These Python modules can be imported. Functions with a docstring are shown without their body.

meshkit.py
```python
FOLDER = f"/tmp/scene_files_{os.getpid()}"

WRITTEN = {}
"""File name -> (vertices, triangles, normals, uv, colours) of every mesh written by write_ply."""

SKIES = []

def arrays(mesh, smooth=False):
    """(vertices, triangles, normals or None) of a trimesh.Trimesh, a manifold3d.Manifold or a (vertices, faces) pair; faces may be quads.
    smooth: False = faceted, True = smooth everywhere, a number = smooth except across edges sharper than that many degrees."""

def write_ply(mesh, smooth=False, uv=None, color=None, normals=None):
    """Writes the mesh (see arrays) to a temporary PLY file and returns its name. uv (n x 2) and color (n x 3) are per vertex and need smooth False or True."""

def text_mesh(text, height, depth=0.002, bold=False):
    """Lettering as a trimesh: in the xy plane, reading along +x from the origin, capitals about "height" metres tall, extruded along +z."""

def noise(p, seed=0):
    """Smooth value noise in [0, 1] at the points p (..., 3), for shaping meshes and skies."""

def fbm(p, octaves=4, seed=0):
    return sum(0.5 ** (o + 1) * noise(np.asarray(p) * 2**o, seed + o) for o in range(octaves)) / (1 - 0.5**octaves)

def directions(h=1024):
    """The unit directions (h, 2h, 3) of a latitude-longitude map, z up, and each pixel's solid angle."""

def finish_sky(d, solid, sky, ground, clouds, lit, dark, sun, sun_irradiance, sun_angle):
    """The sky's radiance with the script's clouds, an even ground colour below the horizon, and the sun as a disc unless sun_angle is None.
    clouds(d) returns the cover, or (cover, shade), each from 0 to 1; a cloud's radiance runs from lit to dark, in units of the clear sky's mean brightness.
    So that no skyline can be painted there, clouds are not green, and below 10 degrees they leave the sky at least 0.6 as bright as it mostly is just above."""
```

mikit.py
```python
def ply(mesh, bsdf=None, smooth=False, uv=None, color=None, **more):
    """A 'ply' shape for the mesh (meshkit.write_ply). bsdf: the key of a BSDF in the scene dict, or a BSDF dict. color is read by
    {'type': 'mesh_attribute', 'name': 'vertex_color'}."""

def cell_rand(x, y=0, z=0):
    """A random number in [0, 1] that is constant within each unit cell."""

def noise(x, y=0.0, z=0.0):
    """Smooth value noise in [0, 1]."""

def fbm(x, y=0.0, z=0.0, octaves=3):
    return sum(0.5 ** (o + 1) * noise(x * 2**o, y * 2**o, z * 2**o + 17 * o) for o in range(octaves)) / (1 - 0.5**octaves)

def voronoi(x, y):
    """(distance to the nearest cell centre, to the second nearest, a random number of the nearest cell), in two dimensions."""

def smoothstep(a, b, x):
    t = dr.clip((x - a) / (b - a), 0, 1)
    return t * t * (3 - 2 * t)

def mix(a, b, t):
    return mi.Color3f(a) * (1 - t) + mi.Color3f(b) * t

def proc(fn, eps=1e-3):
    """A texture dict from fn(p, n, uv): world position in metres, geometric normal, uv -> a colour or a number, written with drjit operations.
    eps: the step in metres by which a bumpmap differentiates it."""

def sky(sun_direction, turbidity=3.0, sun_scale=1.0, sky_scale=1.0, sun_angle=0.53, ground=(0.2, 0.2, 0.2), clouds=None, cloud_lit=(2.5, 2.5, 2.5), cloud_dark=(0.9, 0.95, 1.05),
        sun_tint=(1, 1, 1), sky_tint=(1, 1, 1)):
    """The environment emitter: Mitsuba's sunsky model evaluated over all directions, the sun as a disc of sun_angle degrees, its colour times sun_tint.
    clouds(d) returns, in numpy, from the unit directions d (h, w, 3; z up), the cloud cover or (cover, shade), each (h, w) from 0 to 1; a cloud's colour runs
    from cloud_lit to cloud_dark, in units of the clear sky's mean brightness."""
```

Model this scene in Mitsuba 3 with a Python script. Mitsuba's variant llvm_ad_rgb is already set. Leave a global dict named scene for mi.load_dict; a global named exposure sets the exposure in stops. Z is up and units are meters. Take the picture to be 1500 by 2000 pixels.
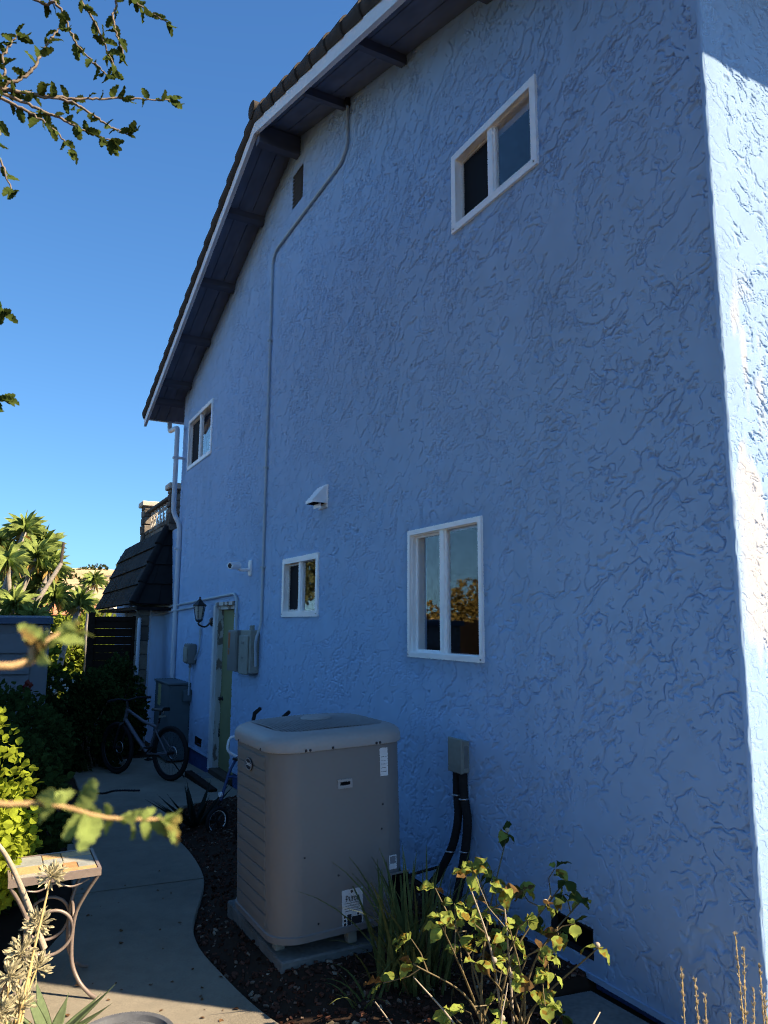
import math, random
import numpy as np, trimesh, mitsuba as mi, drjit as dr
import shapely
from shapely.geometry import Polygon, box as sbox, LineString
import manifold3d as m3
import mikit, meshkit
from mikit import noise, fbm, smoothstep, mix, cell_rand

rng = np.random.default_rng(7)
random.seed(7)
T = mi.ScalarTransform4f
PI = math.pi
scene, labels = {}, {}
# ------------------------------------------------------------------ camera, sky, exposure
# x: towards the house, y: along the gable wall away from the camera, z: up, metres
exposure = 3.12
scene['camera'] = {
    'type': 'thinlens', 'fov': 55.62, 'fov_axis': 'x', 'near_clip': 0.05, 'far_clip': 6000.0,
    'aperture_radius': 0.0018, 'focus_distance': 6.0,
    'to_world': T().look_at(origin=[0, 0, 1.75], target=[0.46647872, 0.871466, 1.75 + 0.15147483], up=[-0.0765887, -0.13081116, 0.98844454])}
SUN = np.array([1.0, -0.97, math.tan(math.radians(40)) * 1.393])
scene['sky'] = mikit.sky(SUN, turbidity=2.4, sky_scale=0.62, sky_tint=(0.65, 0.97, 1.21), ground=(0.12, 0.11, 0.09))

D = 2.808            # plane of the gable wall
Y0, Y1 = 2.038, 12.86  # its ends
RIDGE = 7.43
def G(y):             # the lot falls away slightly
    return -0.035 * (np.clip(y, -6, 16) - 2.0)
def ZS(y):            # underside of the eaves
    return 7.45 - (0.33 * (RIDGE - y) if y < RIDGE else 0.315 * (y - RIDGE))

# ------------------------------------------------------------------ materials
def rgb(*c): return {'type': 'rgb', 'value': list(c)}
def proc(f, eps=1e-3): return mikit.proc(f, eps)
def mat(name, color, rough=0.6, bump=None, scale=1.0, metal=0.0, spec=0.4, eps=1e-3, **kw):
    b = {'type': 'principled', 'base_color': color if isinstance(color, dict) else rgb(*color), 'roughness': rough, 'metallic': metal, 'specular': spec, **kw}
    if bump is not None:
        b = {'type': 'bumpmap', 'arbitrary': mikit.proc(bump, eps), 'scale': scale, 'bsdf': b}
    scene[name] = {'type': 'twosided', 'bsdf': b}
    return name
def speckle(c, amp=0.25, f=9.0, f2=70.0):
    c = np.array(c, float)
    def fn(p, n, uv):
        k = 1 + amp * (fbm(p.x * f, p.y * f, p.z * f, 3) - 0.5) * 2 + amp * 0.5 * (noise(p.x * f2, p.y * f2, p.z * f2) - 0.5) * 2
        return mi.Color3f(*[float(x) for x in c]) * k
    return proc(fn)
def wood(c, axis='y', amp=0.35, f=30.0):
    c = np.array(c, float)
    def fn(p, n, uv):
        a, b, d = (p.x, p.z, p.y) if axis == 'y' else ((p.y, p.z, p.x) if axis == 'x' else (p.x, p.y, p.z))
        g = fbm(a * f, b * f, d * f * 0.05, 3)
        return mi.Color3f(*[float(x) for x in c]) * (1 + amp * (g - 0.5) * 2)
    return proc(fn)

def stucco_height(u, z):
    """skip trowelled plaster in metres: smooth patches with torn edges, clusters of short squiggles, sand"""
    N = lambda a, b, c: meshkit.noise(np.stack([a, b, np.full_like(a, c)], -1))
    FB = lambda a, b, c, o: meshkit.fbm(np.stack([a, b, np.full_like(a, c)], -1), o)
    S = lambda a, b, x: (lambda t: t * t * (3 - 2 * t))(np.clip((x - a) / (b - a), 0, 1))
    r1, r2 = FB(u * 16, z * 16, 5.5, 3) - .5, FB(u * 16, z * 16, 8.5, 3) - .5
    wu = u + 0.35 * (FB(u * 1.1, z * 1.1, 3.1, 2) - 0.5) + 0.085 * r1
    wz = z + 0.35 * (FB(u * 1.1, z * 1.1, 9.7, 2) - 0.5) + 0.085 * r2
    a, b = wu * 0.75 - wz * 0.66, wu * 0.66 + wz * 0.75
    n1 = FB(a * 5.0, b * 9.0, 1.3, 2)
    out = 0.0020 * FB(u * 6, z * 6, 2.0, 2)
    for lev, mf, sd, w, dep in ((0.50, 6.5, 21.0, 0.025, .0110), (0.60, 7.1, 31.0, 0.023, .0100), (0.40, 6.7, 51.0, 0.023, .0100)):
        out -= dep * (1 - S(0.0, w, np.abs(n1 - lev))) * S(0.50, 0.56, N(a * mf, b * mf, sd))
    n2 = FB(a * 17.0, b * 26.0, 4.2, 2); n3 = FB(a * 30.0, b * 38.0, 6.4, 2)
    clus = S(0.37, 0.49, FB(a * 2.3, b * 3.3, 14.0, 2))
    out -= 0.0095 * (1 - S(0.00, 0.052, np.abs(n2 - 0.52))) * clus * S(0.45, 0.55, N(a * 19, b * 19, 41.0))
    out -= 0.0080 * (1 - S(0.00, 0.08, np.abs(n3 - 0.50))) * S(0.36, 0.49, FB(a * 2.9, b * 3.7, 17.0, 2)) * S(0.52, 0.60, N(a * 33, b * 33, 43.0))
    worked = 0.80 + 0.25 * S(0.36, 0.56, FB(u * 1.5 + 3, z * 1.5, 27.0, 2))   # some areas were trowelled flatter
    out = out * worked + 0.0012 * S(0.47, 0.53, n1) + 0.0005 * N(u * 120, z * 120, 3.0)
    return out
def stucco_c(p, n, uv):
    u, z = p.x + p.y, p.z
    k = 0.90 + 0.12 * fbm(u * 0.7, z * 0.7, 6.0, 3) + 0.08 * fbm(u * 9, z * 9, 2.0, 2)
    drip = smoothstep(0.62, 0.80, noise(u * 9, z * 0.5, 4.0)) * smoothstep(0.45, 0.7, noise(u * 1.3, z * 0.9, 7.0))
    splash = (1 - smoothstep(0.0, 0.45, z + 0.35 * (fbm(u * 5, z * 5, 3.0, 3) - 0.5))) * 0.45
    worn = smoothstep(0.50, 0.62, fbm(u * 7, z * 2.2, 12.0, 3)) * (1 - smoothstep(0.05, 0.16, dr.abs(p.x - 2.96))) * (1 - smoothstep(2.02, 2.06, p.y)) * smoothstep(1.2, 1.8, z) * (1 - smoothstep(3.0, 3.5, z))
    halo = (1 - smoothstep(0.03, 0.11, dr.maximum(dr.abs(p.y - 4.35) - 0.50, dr.abs(p.z - 1.98) - 0.49) + 0.10 * (fbm(u * 8, z * 8, 9.0, 2) - 0.5))) * 0.10   # an older coat left round the tall window
    col = mi.Color3f(0.312, 0.450, 0.645) * k * (1 - halo) * (1 - 0.04 * drip)
    col = col * (1 - splash * 0.5) + mi.Color3f(0.16, 0.14, 0.13) * (splash * 0.5)
    return col * (1 - worn) + mi.Color3f(0.62, 0.54, 0.45) * worn
mat('stucco', proc(stucco_c), 0.95, spec=0.04)
def conc_c(p, n, uv):
    k = 0.62 + 0.55 * fbm(p.x * 2.2, p.y * 2.2, p.z * 2.2, 4) + 0.18 * (noise(p.x * 160, p.y * 160, p.z * 160) - 0.5) + 0.14 * (fbm(p.x * 17, p.y * 17, 3.0, 2) - 0.5)
    return mi.Color3f(0.240, 0.215, 0.168) * k
def conc_h(p, n, uv):
    return 0.0006 * noise(p.x * 230, p.y * 230, 1.0) + 0.0012 * fbm(p.x * 40, p.y * 40, 2.0, 2)
mat('concrete', proc(conc_c), 0.85, conc_h, 1.0, spec=0.2)
mat('pad_concrete', speckle((0.15, 0.155, 0.15), 0.3), 0.9, spec=0.2)
mat('plinth_blue', speckle((0.045, 0.085, 0.22), 0.3), 0.85, spec=0.2)
def soil_c(p, n, uv):
    k = fbm(p.x * 6, p.y * 6, 0.5, 4)
    far = smoothstep(30.0, 80.0, dr.sqrt(p.x * p.x + p.y * p.y))
    near = mix((0.020, 0.013, 0.009), (0.055, 0.036, 0.025), k)
    dry = mix((0.22, 0.17, 0.09), (0.34, 0.27, 0.15), fbm(p.x * 0.08, p.y * 0.08, 1.0, 3))
    return near * (1 - far) + dry * far
mat('soil', proc(soil_c), 0.95, lambda p, n, uv: 0.012 * fbm(p.x * 25, p.y * 25, 0.3, 3), spec=0.1)
def hill_c(p, n, uv):
    k = fbm(p.x * 0.03, p.y * 0.03, p.z * 0.06, 4)
    k2 = fbm(p.x * 0.15, p.y * 0.15, p.z * 0.3, 2)
    return mix((0.29, 0.20, 0.11), (0.42, 0.32, 0.19), k) * (0.8 + 0.4 * k2)
mat('dry_grass', proc(hill_c), 0.95, spec=0.1)
mat('vinyl', speckle((0.86, 0.865, 0.87), 0.04, 6, 40), 0.35)
mat('vinyl_almond', (0.62, 0.58, 0.54), 0.4)
mat('fascia', speckle((0.66, 0.68, 0.70), 0.08, 3, 30), 0.6)
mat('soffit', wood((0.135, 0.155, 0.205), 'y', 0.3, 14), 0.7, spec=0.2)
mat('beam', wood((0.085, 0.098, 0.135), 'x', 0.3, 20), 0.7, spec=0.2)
def tile_c(p, n, uv):
    return mi.Color3f(0.050, 0.040, 0.032) * (0.6 + 0.8 * fbm(p.x * 9, p.y * 9, p.z * 9, 3))
mat('roof_tile', proc(tile_c), 0.85, lambda p, n, uv: 0.002 * fbm(p.x * 60, p.y * 60, p.z * 60, 2), spec=0.2)
for i, kk in enumerate((0.8, 1.0, 1.25)):
    mat('mansard_tile_%d' % i, speckle((0.0115 * kk, 0.0115 * kk, 0.0130 * kk), 0.35, 7, 60), 0.8, lambda p, n, uv: 0.003 * fbm(p.x * 30, p.y * 30, p.z * 8, 2), spec=0.25)
mat('stone', speckle((0.14, 0.12, 0.10), 0.35, 12, 60), 0.9, lambda p, n, uv: 0.006 * fbm(p.x * 30, p.y * 30, p.z * 30, 2), spec=0.15)
mat('stone_a', speckle((0.10, 0.088, 0.075), 0.3, 12, 60), 0.9, spec=0.15)
mat('stone_b', speckle((0.19, 0.165, 0.135), 0.3, 12, 60), 0.9, spec=0.15)
mat('mortar', speckle((0.06, 0.055, 0.05), 0.3), 0.95, spec=0.1)
mat('cap_stone', speckle((0.50, 0.45, 0.37), 0.15), 0.85, spec=0.2)
mat('iron', (0.02, 0.02, 0.022), 0.5)
mat('black_plastic', (0.012, 0.012, 0.013), 0.45)
mat('rubber', speckle((0.014, 0.014, 0.015), 0.2), 0.75, spec=0.2)
mat('foam_rubber', speckle((0.022, 0.021, 0.022), 0.3, 20, 150), 0.85, spec=0.15)
mat('galv', speckle((0.36, 0.43, 0.48), 0.12, 8, 60), 0.45, metal=0.0, spec=0.5)
mat('drain_white', speckle((0.55, 0.60, 0.66), 0.06), 0.45)
mat('steel', (0.55, 0.55, 0.56), 0.32, metal=1.0)
mat('panel_grey', speckle((0.16, 0.17, 0.165), 0.08, 6, 60), 0.5)
mat('panel_light', speckle((0.24, 0.25, 0.22), 0.16, 9, 60), 0.6)
mat('cabinet_grey', speckle((0.075, 0.105, 0.12), 0.08, 6, 60), 0.55)
mat('ac_case', speckle((0.178, 0.168, 0.163), 0.05, 3, 90), 0.48, lambda p, n, uv: 0.0006 * fbm(p.x * 5, p.y * 5, p.z * 5, 2))
mat('ac_louver', speckle((0.170, 0.159, 0.148), 0.06, 3, 90), 0.5)
mat('ac_top', speckle((0.29, 0.285, 0.285), 0.07, 6, 90), 0.5)
mat('ac_grille', (0.24, 0.24, 0.25), 0.45)
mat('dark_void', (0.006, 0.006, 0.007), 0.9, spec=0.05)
mat('sticker', speckle((0.62, 0.63, 0.64), 0.05, 30, 200), 0.5)
mat('ink', (0.02, 0.02, 0.025), 0.6)
mat('ink_grey', (0.20, 0.20, 0.22), 0.6)
mat('orange_tag', (0.34, 0.10, 0.035), 0.6)
mat('red_tag', (0.22, 0.04, 0.03), 0.6)
mat('yellow_tag', (0.30, 0.30, 0.14), 0.6)
mat('door_olive', speckle((0.20, 0.22, 0.105), 0.12, 5, 40), 0.55)
def peel_c(p, n, uv):
    k = smoothstep(0.56, 0.62, fbm(p.x * 14, p.y * 14, p.z * 6, 3))
    return mix((0.46, 0.48, 0.47), (0.17, 0.15, 0.13), k)
mat('peeling_white', proc(peel_c), 0.7)
mat('screen_mesh', (0.012, 0.013, 0.016), 0.7, spec=0.1)
mat('lamp_black', (0.012, 0.012, 0.013), 0.4)
mat('frosted', (0.42, 0.42, 0.38), 0.3)
scene['glass'] = {'type': 'thindielectric', 'int_ior': 1.41}
mat('shed_blue', speckle((0.150, 0.165, 0.190), 0.06, 4, 50), 0.6)
mat('shed_roof', (0.050, 0.072, 0.115), 0.6)
mat('dark_wood', wood((0.022, 0.013, 0.009), 'x', 0.5, 25), 0.8, spec=0.2)
mat('fence_wood', wood((0.016, 0.012, 0.009), 'z', 0.45, 25), 0.85, spec=0.15)
mat('old_wood', wood((0.085, 0.065, 0.05), 'y', 0.4, 25), 0.8, spec=0.2)
mat('bike_grey', (0.12, 0.12, 0.14), 0.35, metal=0.3)
mat('walker_blue', (0.020, 0.048, 0.15), 0.4)
mat('bronze', speckle((0.235, 0.185, 0.155), 0.15, 20, 90), 0.42, metal=0.2)
for i, c in enumerate([(0.42, 0.27, 0.12), (0.30, 0.29, 0.24), (0.36, 0.19, 0.08), (0.24, 0.25, 0.23), (0.46, 0.34, 0.19)]):
    mat('slate_%d' % i, speckle(c, 0.25, 25, 120), 0.7, lambda p, n, uv: 0.001 * fbm(p.x * 60, p.y * 60, 1.0, 2))
mat('grout', (0.16, 0.13, 0.11), 0.9)
mat('pot_grey', speckle((0.085, 0.09, 0.10), 0.2, 20, 150), 0.7)
mat('terracotta', speckle((0.46, 0.19, 0.10), 0.25, 1.2, 8), 0.85)
mat('tan_wall', speckle((0.50, 0.41, 0.29), 0.1, 1, 6), 0.85)
mat('bark', speckle((0.085, 0.07, 0.058), 0.4, 25, 120), 0.9, spec=0.15)
mat('twig', speckle((0.20, 0.155, 0.115), 0.3, 60, 200), 0.75, spec=0.2)
mat('twig_tan', speckle((0.36, 0.23, 0.10), 0.25, 80, 300), 0.6, spec=0.3)
mat('yucca_bark', speckle((0.34, 0.30, 0.255), 0.3, 12, 50), 0.9, spec=0.15)
mat('rose_cane', speckle((0.125, 0.095, 0.045), 0.35, 40, 150), 0.6)
mat('dead_cane', speckle((0.36, 0.30, 0.22), 0.25, 40, 150), 0.75)
mat('straw', speckle((0.50, 0.36, 0.15), 0.25, 40, 150), 0.7)
mat('red_petal', (0.13, 0.014, 0.010), 0.6)
mat('white_petal', (0.7, 0.7, 0.68), 0.6)
scene['mulch'] = {'type': 'twosided', 'bsdf': {'type': 'diffuse', 'reflectance': {'type': 'mesh_attribute', 'name': 'vertex_color'}}}
def leafmat(name, c, amp=0.35, f=6.0, rough=0.5, trans=0.7, spots=None, f2=60.0):
    c = np.array(c, float)
    def fn(p, n, uv):
        k = 1 + amp * (noise(p.x * f, p.y * f, p.z * f) - 0.5) * 2 + amp * 0.6 * (noise(p.x * f2, p.y * f2, p.z * f2) - 0.5) * 2
        col = mi.Color3f(*[float(x) for x in c]) * k
        if spots is not None:
            s = smoothstep(0.60, 0.68, fbm(p.x * 45, p.y * 45, p.z * 45, 2))
            col = col * (1 - s) + mi.Color3f(*spots) * s
        return col
    scene[name] = {'type': 'principledthin', 'base_color': proc(fn), 'roughness': rough, 'diff_trans': trans, 'eta': 1.4, 'spec_trans': 0.0}
    return name
leafmat('oak_leaf', (0.060, 0.085, 0.020), 0.4, 40, 0.35, 0.6)
leafmat('near_leaf', (0.24, 0.30, 0.085), 0.35, 60, 0.4, 0.8, (0.22, 0.15, 0.05), 150)
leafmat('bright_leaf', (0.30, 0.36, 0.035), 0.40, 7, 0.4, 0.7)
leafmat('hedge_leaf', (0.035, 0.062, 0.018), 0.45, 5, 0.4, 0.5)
leafmat('laurel_leaf', (0.22, 0.27, 0.035), 0.45, 6, 0.3, 0.6)
leafmat('yucca_leaf', (0.27, 0.34, 0.095), 0.55, 9, 0.28, 0.5)
leafmat('yucca_old', (0.50, 0.36, 0.12), 0.35, 2.5, 0.6, 0.5)
leafmat('gold_tree_leaf', (0.30, 0.22, 0.06), 0.6, 3.0, 0.5, 0.6)
leafmat('conifer_leaf', (0.035, 0.055, 0.022), 0.4, 1.0, 0.6, 0.4)
leafmat('grey_leaf', (0.11, 0.125, 0.06), 0.4, 1.5, 0.6, 0.5)
leafmat('rose_leaf', (0.28, 0.34, 0.075), 0.35, 12, 0.45, 0.8, (0.22, 0.15, 0.03), 60)
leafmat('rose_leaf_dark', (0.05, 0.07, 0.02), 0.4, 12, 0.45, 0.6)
leafmat('rose_leaf_brown', (0.14, 0.085, 0.035), 0.4, 12, 0.6, 0.6)
leafmat('blade', (0.125, 0.145, 0.050), 0.4, 9, 0.5, 0.6)
leafmat('blade_dry', (0.16, 0.11, 0.05), 0.4, 9, 0.6, 0.6)
leafmat('aloe_leaf', (0.125, 0.165, 0.085), 0.25, 9, 0.45, 0.3)
leafmat('agave_leaf', (0.018, 0.030, 0.026), 0.3, 9, 0.5, 0.2)
leafmat('seed_cream', (0.52, 0.47, 0.30), 0.25, 40, 0.7, 0.5)
leafmat('dry_orange', (0.36, 0.20, 0.06), 0.35, 14, 0.7, 0.6)
leafmat('dry_brown', (0.15, 0.085, 0.045), 0.4, 25, 0.7, 0.4)
leafmat('pale_dry', (0.50, 0.42, 0.28), 0.3, 25, 0.7, 0.5)
leafmat('scrub_leaf', (0.05, 0.06, 0.025), 0.4, 0.2, 0.7, 0.3)

# ------------------------------------------------------------------ helpers
def numbered(key):
    if key not in scene and key not in labels and not any(k.startswith(key + '__') for k in scene):
        return key
    i = 1
    while True:
        k = '%s_%03d' % (key, i)
        if k not in scene and k not in labels:
            return k
        i += 1
_count = {}
def fresh(key):
    n = _count.get(key, -1) + 1
    _count[key] = n
    return key if n == 0 else '%s_%03d' % (key, n)
def tag(key, label=None, cat=None, group=None, kind=None):
    d = labels.setdefault(key, {})
    if label: d['label'] = label
    if cat: d['category'] = cat
    if group: d['group'] = group
    if kind: d['kind'] = kind
    return key
def put(key, mesh, m, smooth=False, label=None, cat=None, group=None, kind=None, **kw):
    key = fresh(key)
    scene[key] = mikit.ply(mesh, m, smooth=smooth, **kw)
    if label or cat or group or kind: tag(key, label, cat, group, kind)
    return key
def thing(name, label, cat, group=None):
    key = fresh(name)
    return tag(key, label, cat, group)
def cat(ms): return trimesh.util.concatenate([m for m in ms])
def box(x0, x1, y0, y1, z0, z1, bev=0.0):
    x0, x1 = min(x0, x1), max(x0, x1); y0, y1 = min(y0, y1), max(y0, y1); z0, z1 = min(z0, z1), max(z0, z1)
    if bev <= 0:
        m = trimesh.creation.box((x1 - x0, y1 - y0, z1 - z0))
    else:
        a, b, c = (x1 - x0) / 2, (y1 - y0) / 2, (z1 - z0) / 2
        bev = min(bev, a * .9, b * .9, c * .9)
        p = [(sx * (a - bev * (k != 0)), sy * (b - bev * (k != 1)), sz * (c - bev * (k != 2))) for sx in (-1, 1) for sy in (-1, 1) for sz in (-1, 1) for k in range(3)]
        m = trimesh.convex.convex_hull(np.array(p))
    m.apply_translation(((x0 + x1) / 2, (y0 + y1) / 2, (z0 + z1) / 2))
    return m
def tube(pts, r, n=8, cap=True):
    P = np.asarray(pts, float); R = np.broadcast_to(np.asarray(r, float), (len(P),))
    t = np.gradient(P, axis=0); t /= np.linalg.norm(t, axis=1, keepdims=True) + 1e-12
    a = np.array([0, 0, 1.0]) if abs(t[0, 2]) < 0.9 else np.array([1.0, 0, 0])
    u = np.cross(t[0], a); u /= np.linalg.norm(u)
    ang = np.arange(n) * 2 * PI / n
    V = []
    for i in range(len(P)):
        u = u - t[i] * (u @ t[i]); u /= np.linalg.norm(u) + 1e-12
        w = np.cross(t[i], u)
        V.append(P[i] + R[i] * (np.cos(ang)[:, None] * u + np.sin(ang)[:, None] * w))
    V = np.vstack(V); k = np.arange(n); k2 = (k + 1) % n; F = []
    for i in range(len(P) - 1):
        F.append(np.stack([i * n + k, i * n + k2, (i + 1) * n + k2], 1)); F.append(np.stack([i * n + k, (i + 1) * n + k2, (i + 1) * n + k], 1))
    F = np.vstack(F)
    if cap:
        V = np.vstack([V, P[:1], P[-1:]]); a, b = len(V) - 2, len(V) - 1; l = (len(P) - 1) * n
        F = np.vstack([F, np.stack([k2, k, k * 0 + a], 1), np.stack([l + k, l + k2, k * 0 + b], 1)])
    m = trimesh.Trimesh(V, F, process=False); return m
def bezier(pts, n=12):  # Catmull-Rom through the points
    P = np.asarray(pts, float)
    P = np.vstack([2 * P[0] - P[1], P, 2 * P[-1] - P[-2]]); out = []
    for i in range(1, len(P) - 2):
        for s in np.linspace(0, 1, n, endpoint=False):
            a, b, c, d = P[i - 1], P[i], P[i + 1], P[i + 2]
            out.append(0.5 * (2 * b + (c - a) * s + (2 * a - 5 * b + 4 * c - d) * s * s + (3 * b - a - 3 * c + d) * s ** 3))
    return np.array(out + [P[-2]])
def rounded(pts, r=0.05, n=5):  # polyline with rounded corners
    P = [np.asarray(p, float) for p in pts]; out = [P[0]]
    for a, b, c in zip(P, P[1:], P[2:]):
        u, v = a - b, c - b; lu, lv = np.linalg.norm(u), np.linalg.norm(v); k = min(r, lu * .45, lv * .45)
        p, q = b + u / lu * k, b + v / lv * k
        for s in np.linspace(0, 1, n):
            out.append((1 - s) ** 2 * p + 2 * s * (1 - s) * b + s * s * q)
    return np.array(out + [P[-1]])
def lathe(profile, c=(0, 0, 0), axis='z', n=32):
    m = trimesh.creation.revolve(np.asarray(profile, float), sections=n)
    if axis == 'x': m.apply_transform(trimesh.transformations.rotation_matrix(PI / 2, [0, 1, 0]))
    if axis == 'y': m.apply_transform(trimesh.transformations.rotation_matrix(-PI / 2, [1, 0, 0]))
    m.apply_translation(c); return m
def torus(c, R, r, nrm, n=40, k=10):
    nrm = np.asarray(nrm, float) / np.linalg.norm(nrm)
    m = trimesh.creation.torus(R, r, major_sections=n, minor_sections=k)
    m.apply_transform(trimesh.geometry.align_vectors([0, 0, 1], nrm)); m.apply_translation(c); return m
def extrude(poly, h, to):  # polygon in (a, b) extruded by h; to maps columns a, b, c to x, y, z by a 3x3 and an offset
    g = poly.geoms if hasattr(poly, 'geoms') else [poly]
    ms = []
    for p in g:
        m = trimesh.creation.extrude_polygon(p, h, engine='earcut')
        V = m.vertices @ np.asarray(to[0], float) + to[1]
        M = trimesh.Trimesh(V, m.faces, process=False)
        if np.linalg.det(np.asarray(to[0], float)) < 0: M.invert()
        ms.append(M)
    return cat(ms)
WALLMAP = lambda x: ([[0, 1, 0], [0, 0, 1], [1, 0, 0]], [x, 0, 0])   # polygon (y, z), extruded along +x from x
def frames(direction, up=None, roll=None):
    d = direction / (np.linalg.norm(direction, axis=1, keepdims=True) + 1e-12)
    up = np.broadcast_to(np.array([0, 0, 1.0]) if up is None else up, d.shape)
    s = np.cross(d, up); bad = np.linalg.norm(s, axis=1) < 1e-3; s[bad] = np.cross(d[bad], [1.0, 0, 0])
    s /= np.linalg.norm(s, axis=1, keepdims=True); w = np.cross(s, d)
    if roll is not None:
        c, q = np.cos(roll)[:, None], np.sin(roll)[:, None]; s, w = s * c + w * q, w * c - s * q
    return d, s, w
def scatter(V, F, P, d, s, w, L, W=None):
    """copies of a small mesh (x along the leaf, y across, z out of it) as one mesh"""
    L = np.asarray(L, float).reshape(-1, 1, 1); W = L if W is None else np.asarray(W, float).reshape(-1, 1, 1)
    out = P[:, None] + V[None, :, 0:1] * L * d[:, None] + V[None, :, 1:2] * W * s[:, None] + V[None, :, 2:3] * L * w[:, None]
    f = (F[None] + (np.arange(len(P)) * len(V))[:, None, None]).reshape(-1, 3)
    return trimesh.Trimesh(out.reshape(-1, 3), f, process=False)
def leafshape(prof, fold=0.25, curl=0.2, stations=None):
    n = len(prof); x = np.linspace(0, 1, n) if stations is None else np.array(stations); V, F = [], []
    for xi, p in zip(x, prof):
        zc = -curl * xi * xi
        V += [(xi, -p, zc + fold * p), (xi, 0, zc), (xi, p, zc + fold * p)]
    for i in range(n - 1):
        a, b = 3 * i, 3 * i + 3
        F += [(a, a + 1, b + 1), (a, b + 1, b), (a + 1, a + 2, b + 2), (a + 1, b + 2, b + 1)]
    return np.array(V, float), np.array(F)
OVAL = leafshape([0.03, 0.30, 0.42, 0.32, 0.02], 0.3, 0.15)
ROSEL = leafshape([0.02, 0.24, 0.36, 0.40, 0.33, 0.20, 0.0], 0.25, 0.28)
OAKL = leafshape([0.03, 0.20, 0.30, 0.25, 0.34, 0.26, 0.30, 0.17, 0.20, 0.0], 0.35, 0.22)
SMALL = (np.array([(0, 0, 0), (0.5, -0.36, 0.1), (1, 0, -0.08), (0.5, 0.36, 0.1)], float), np.array([(0, 1, 2), (0, 2, 3)]))
ROUNDL = leafshape([0.10, 0.40, 0.50, 0.38, 0.12], 0.35, 0.15)
SWORD = leafshape([0.5, 0.60, 0.42, 0.0], 0.35, 0.10, [0, 0.35, 0.75, 1])
def rnd_dirs(n, rg=None):
    v = (rg or rng).normal(size=(n, 3)); return v / np.linalg.norm(v, axis=1, keepdims=True)
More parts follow.
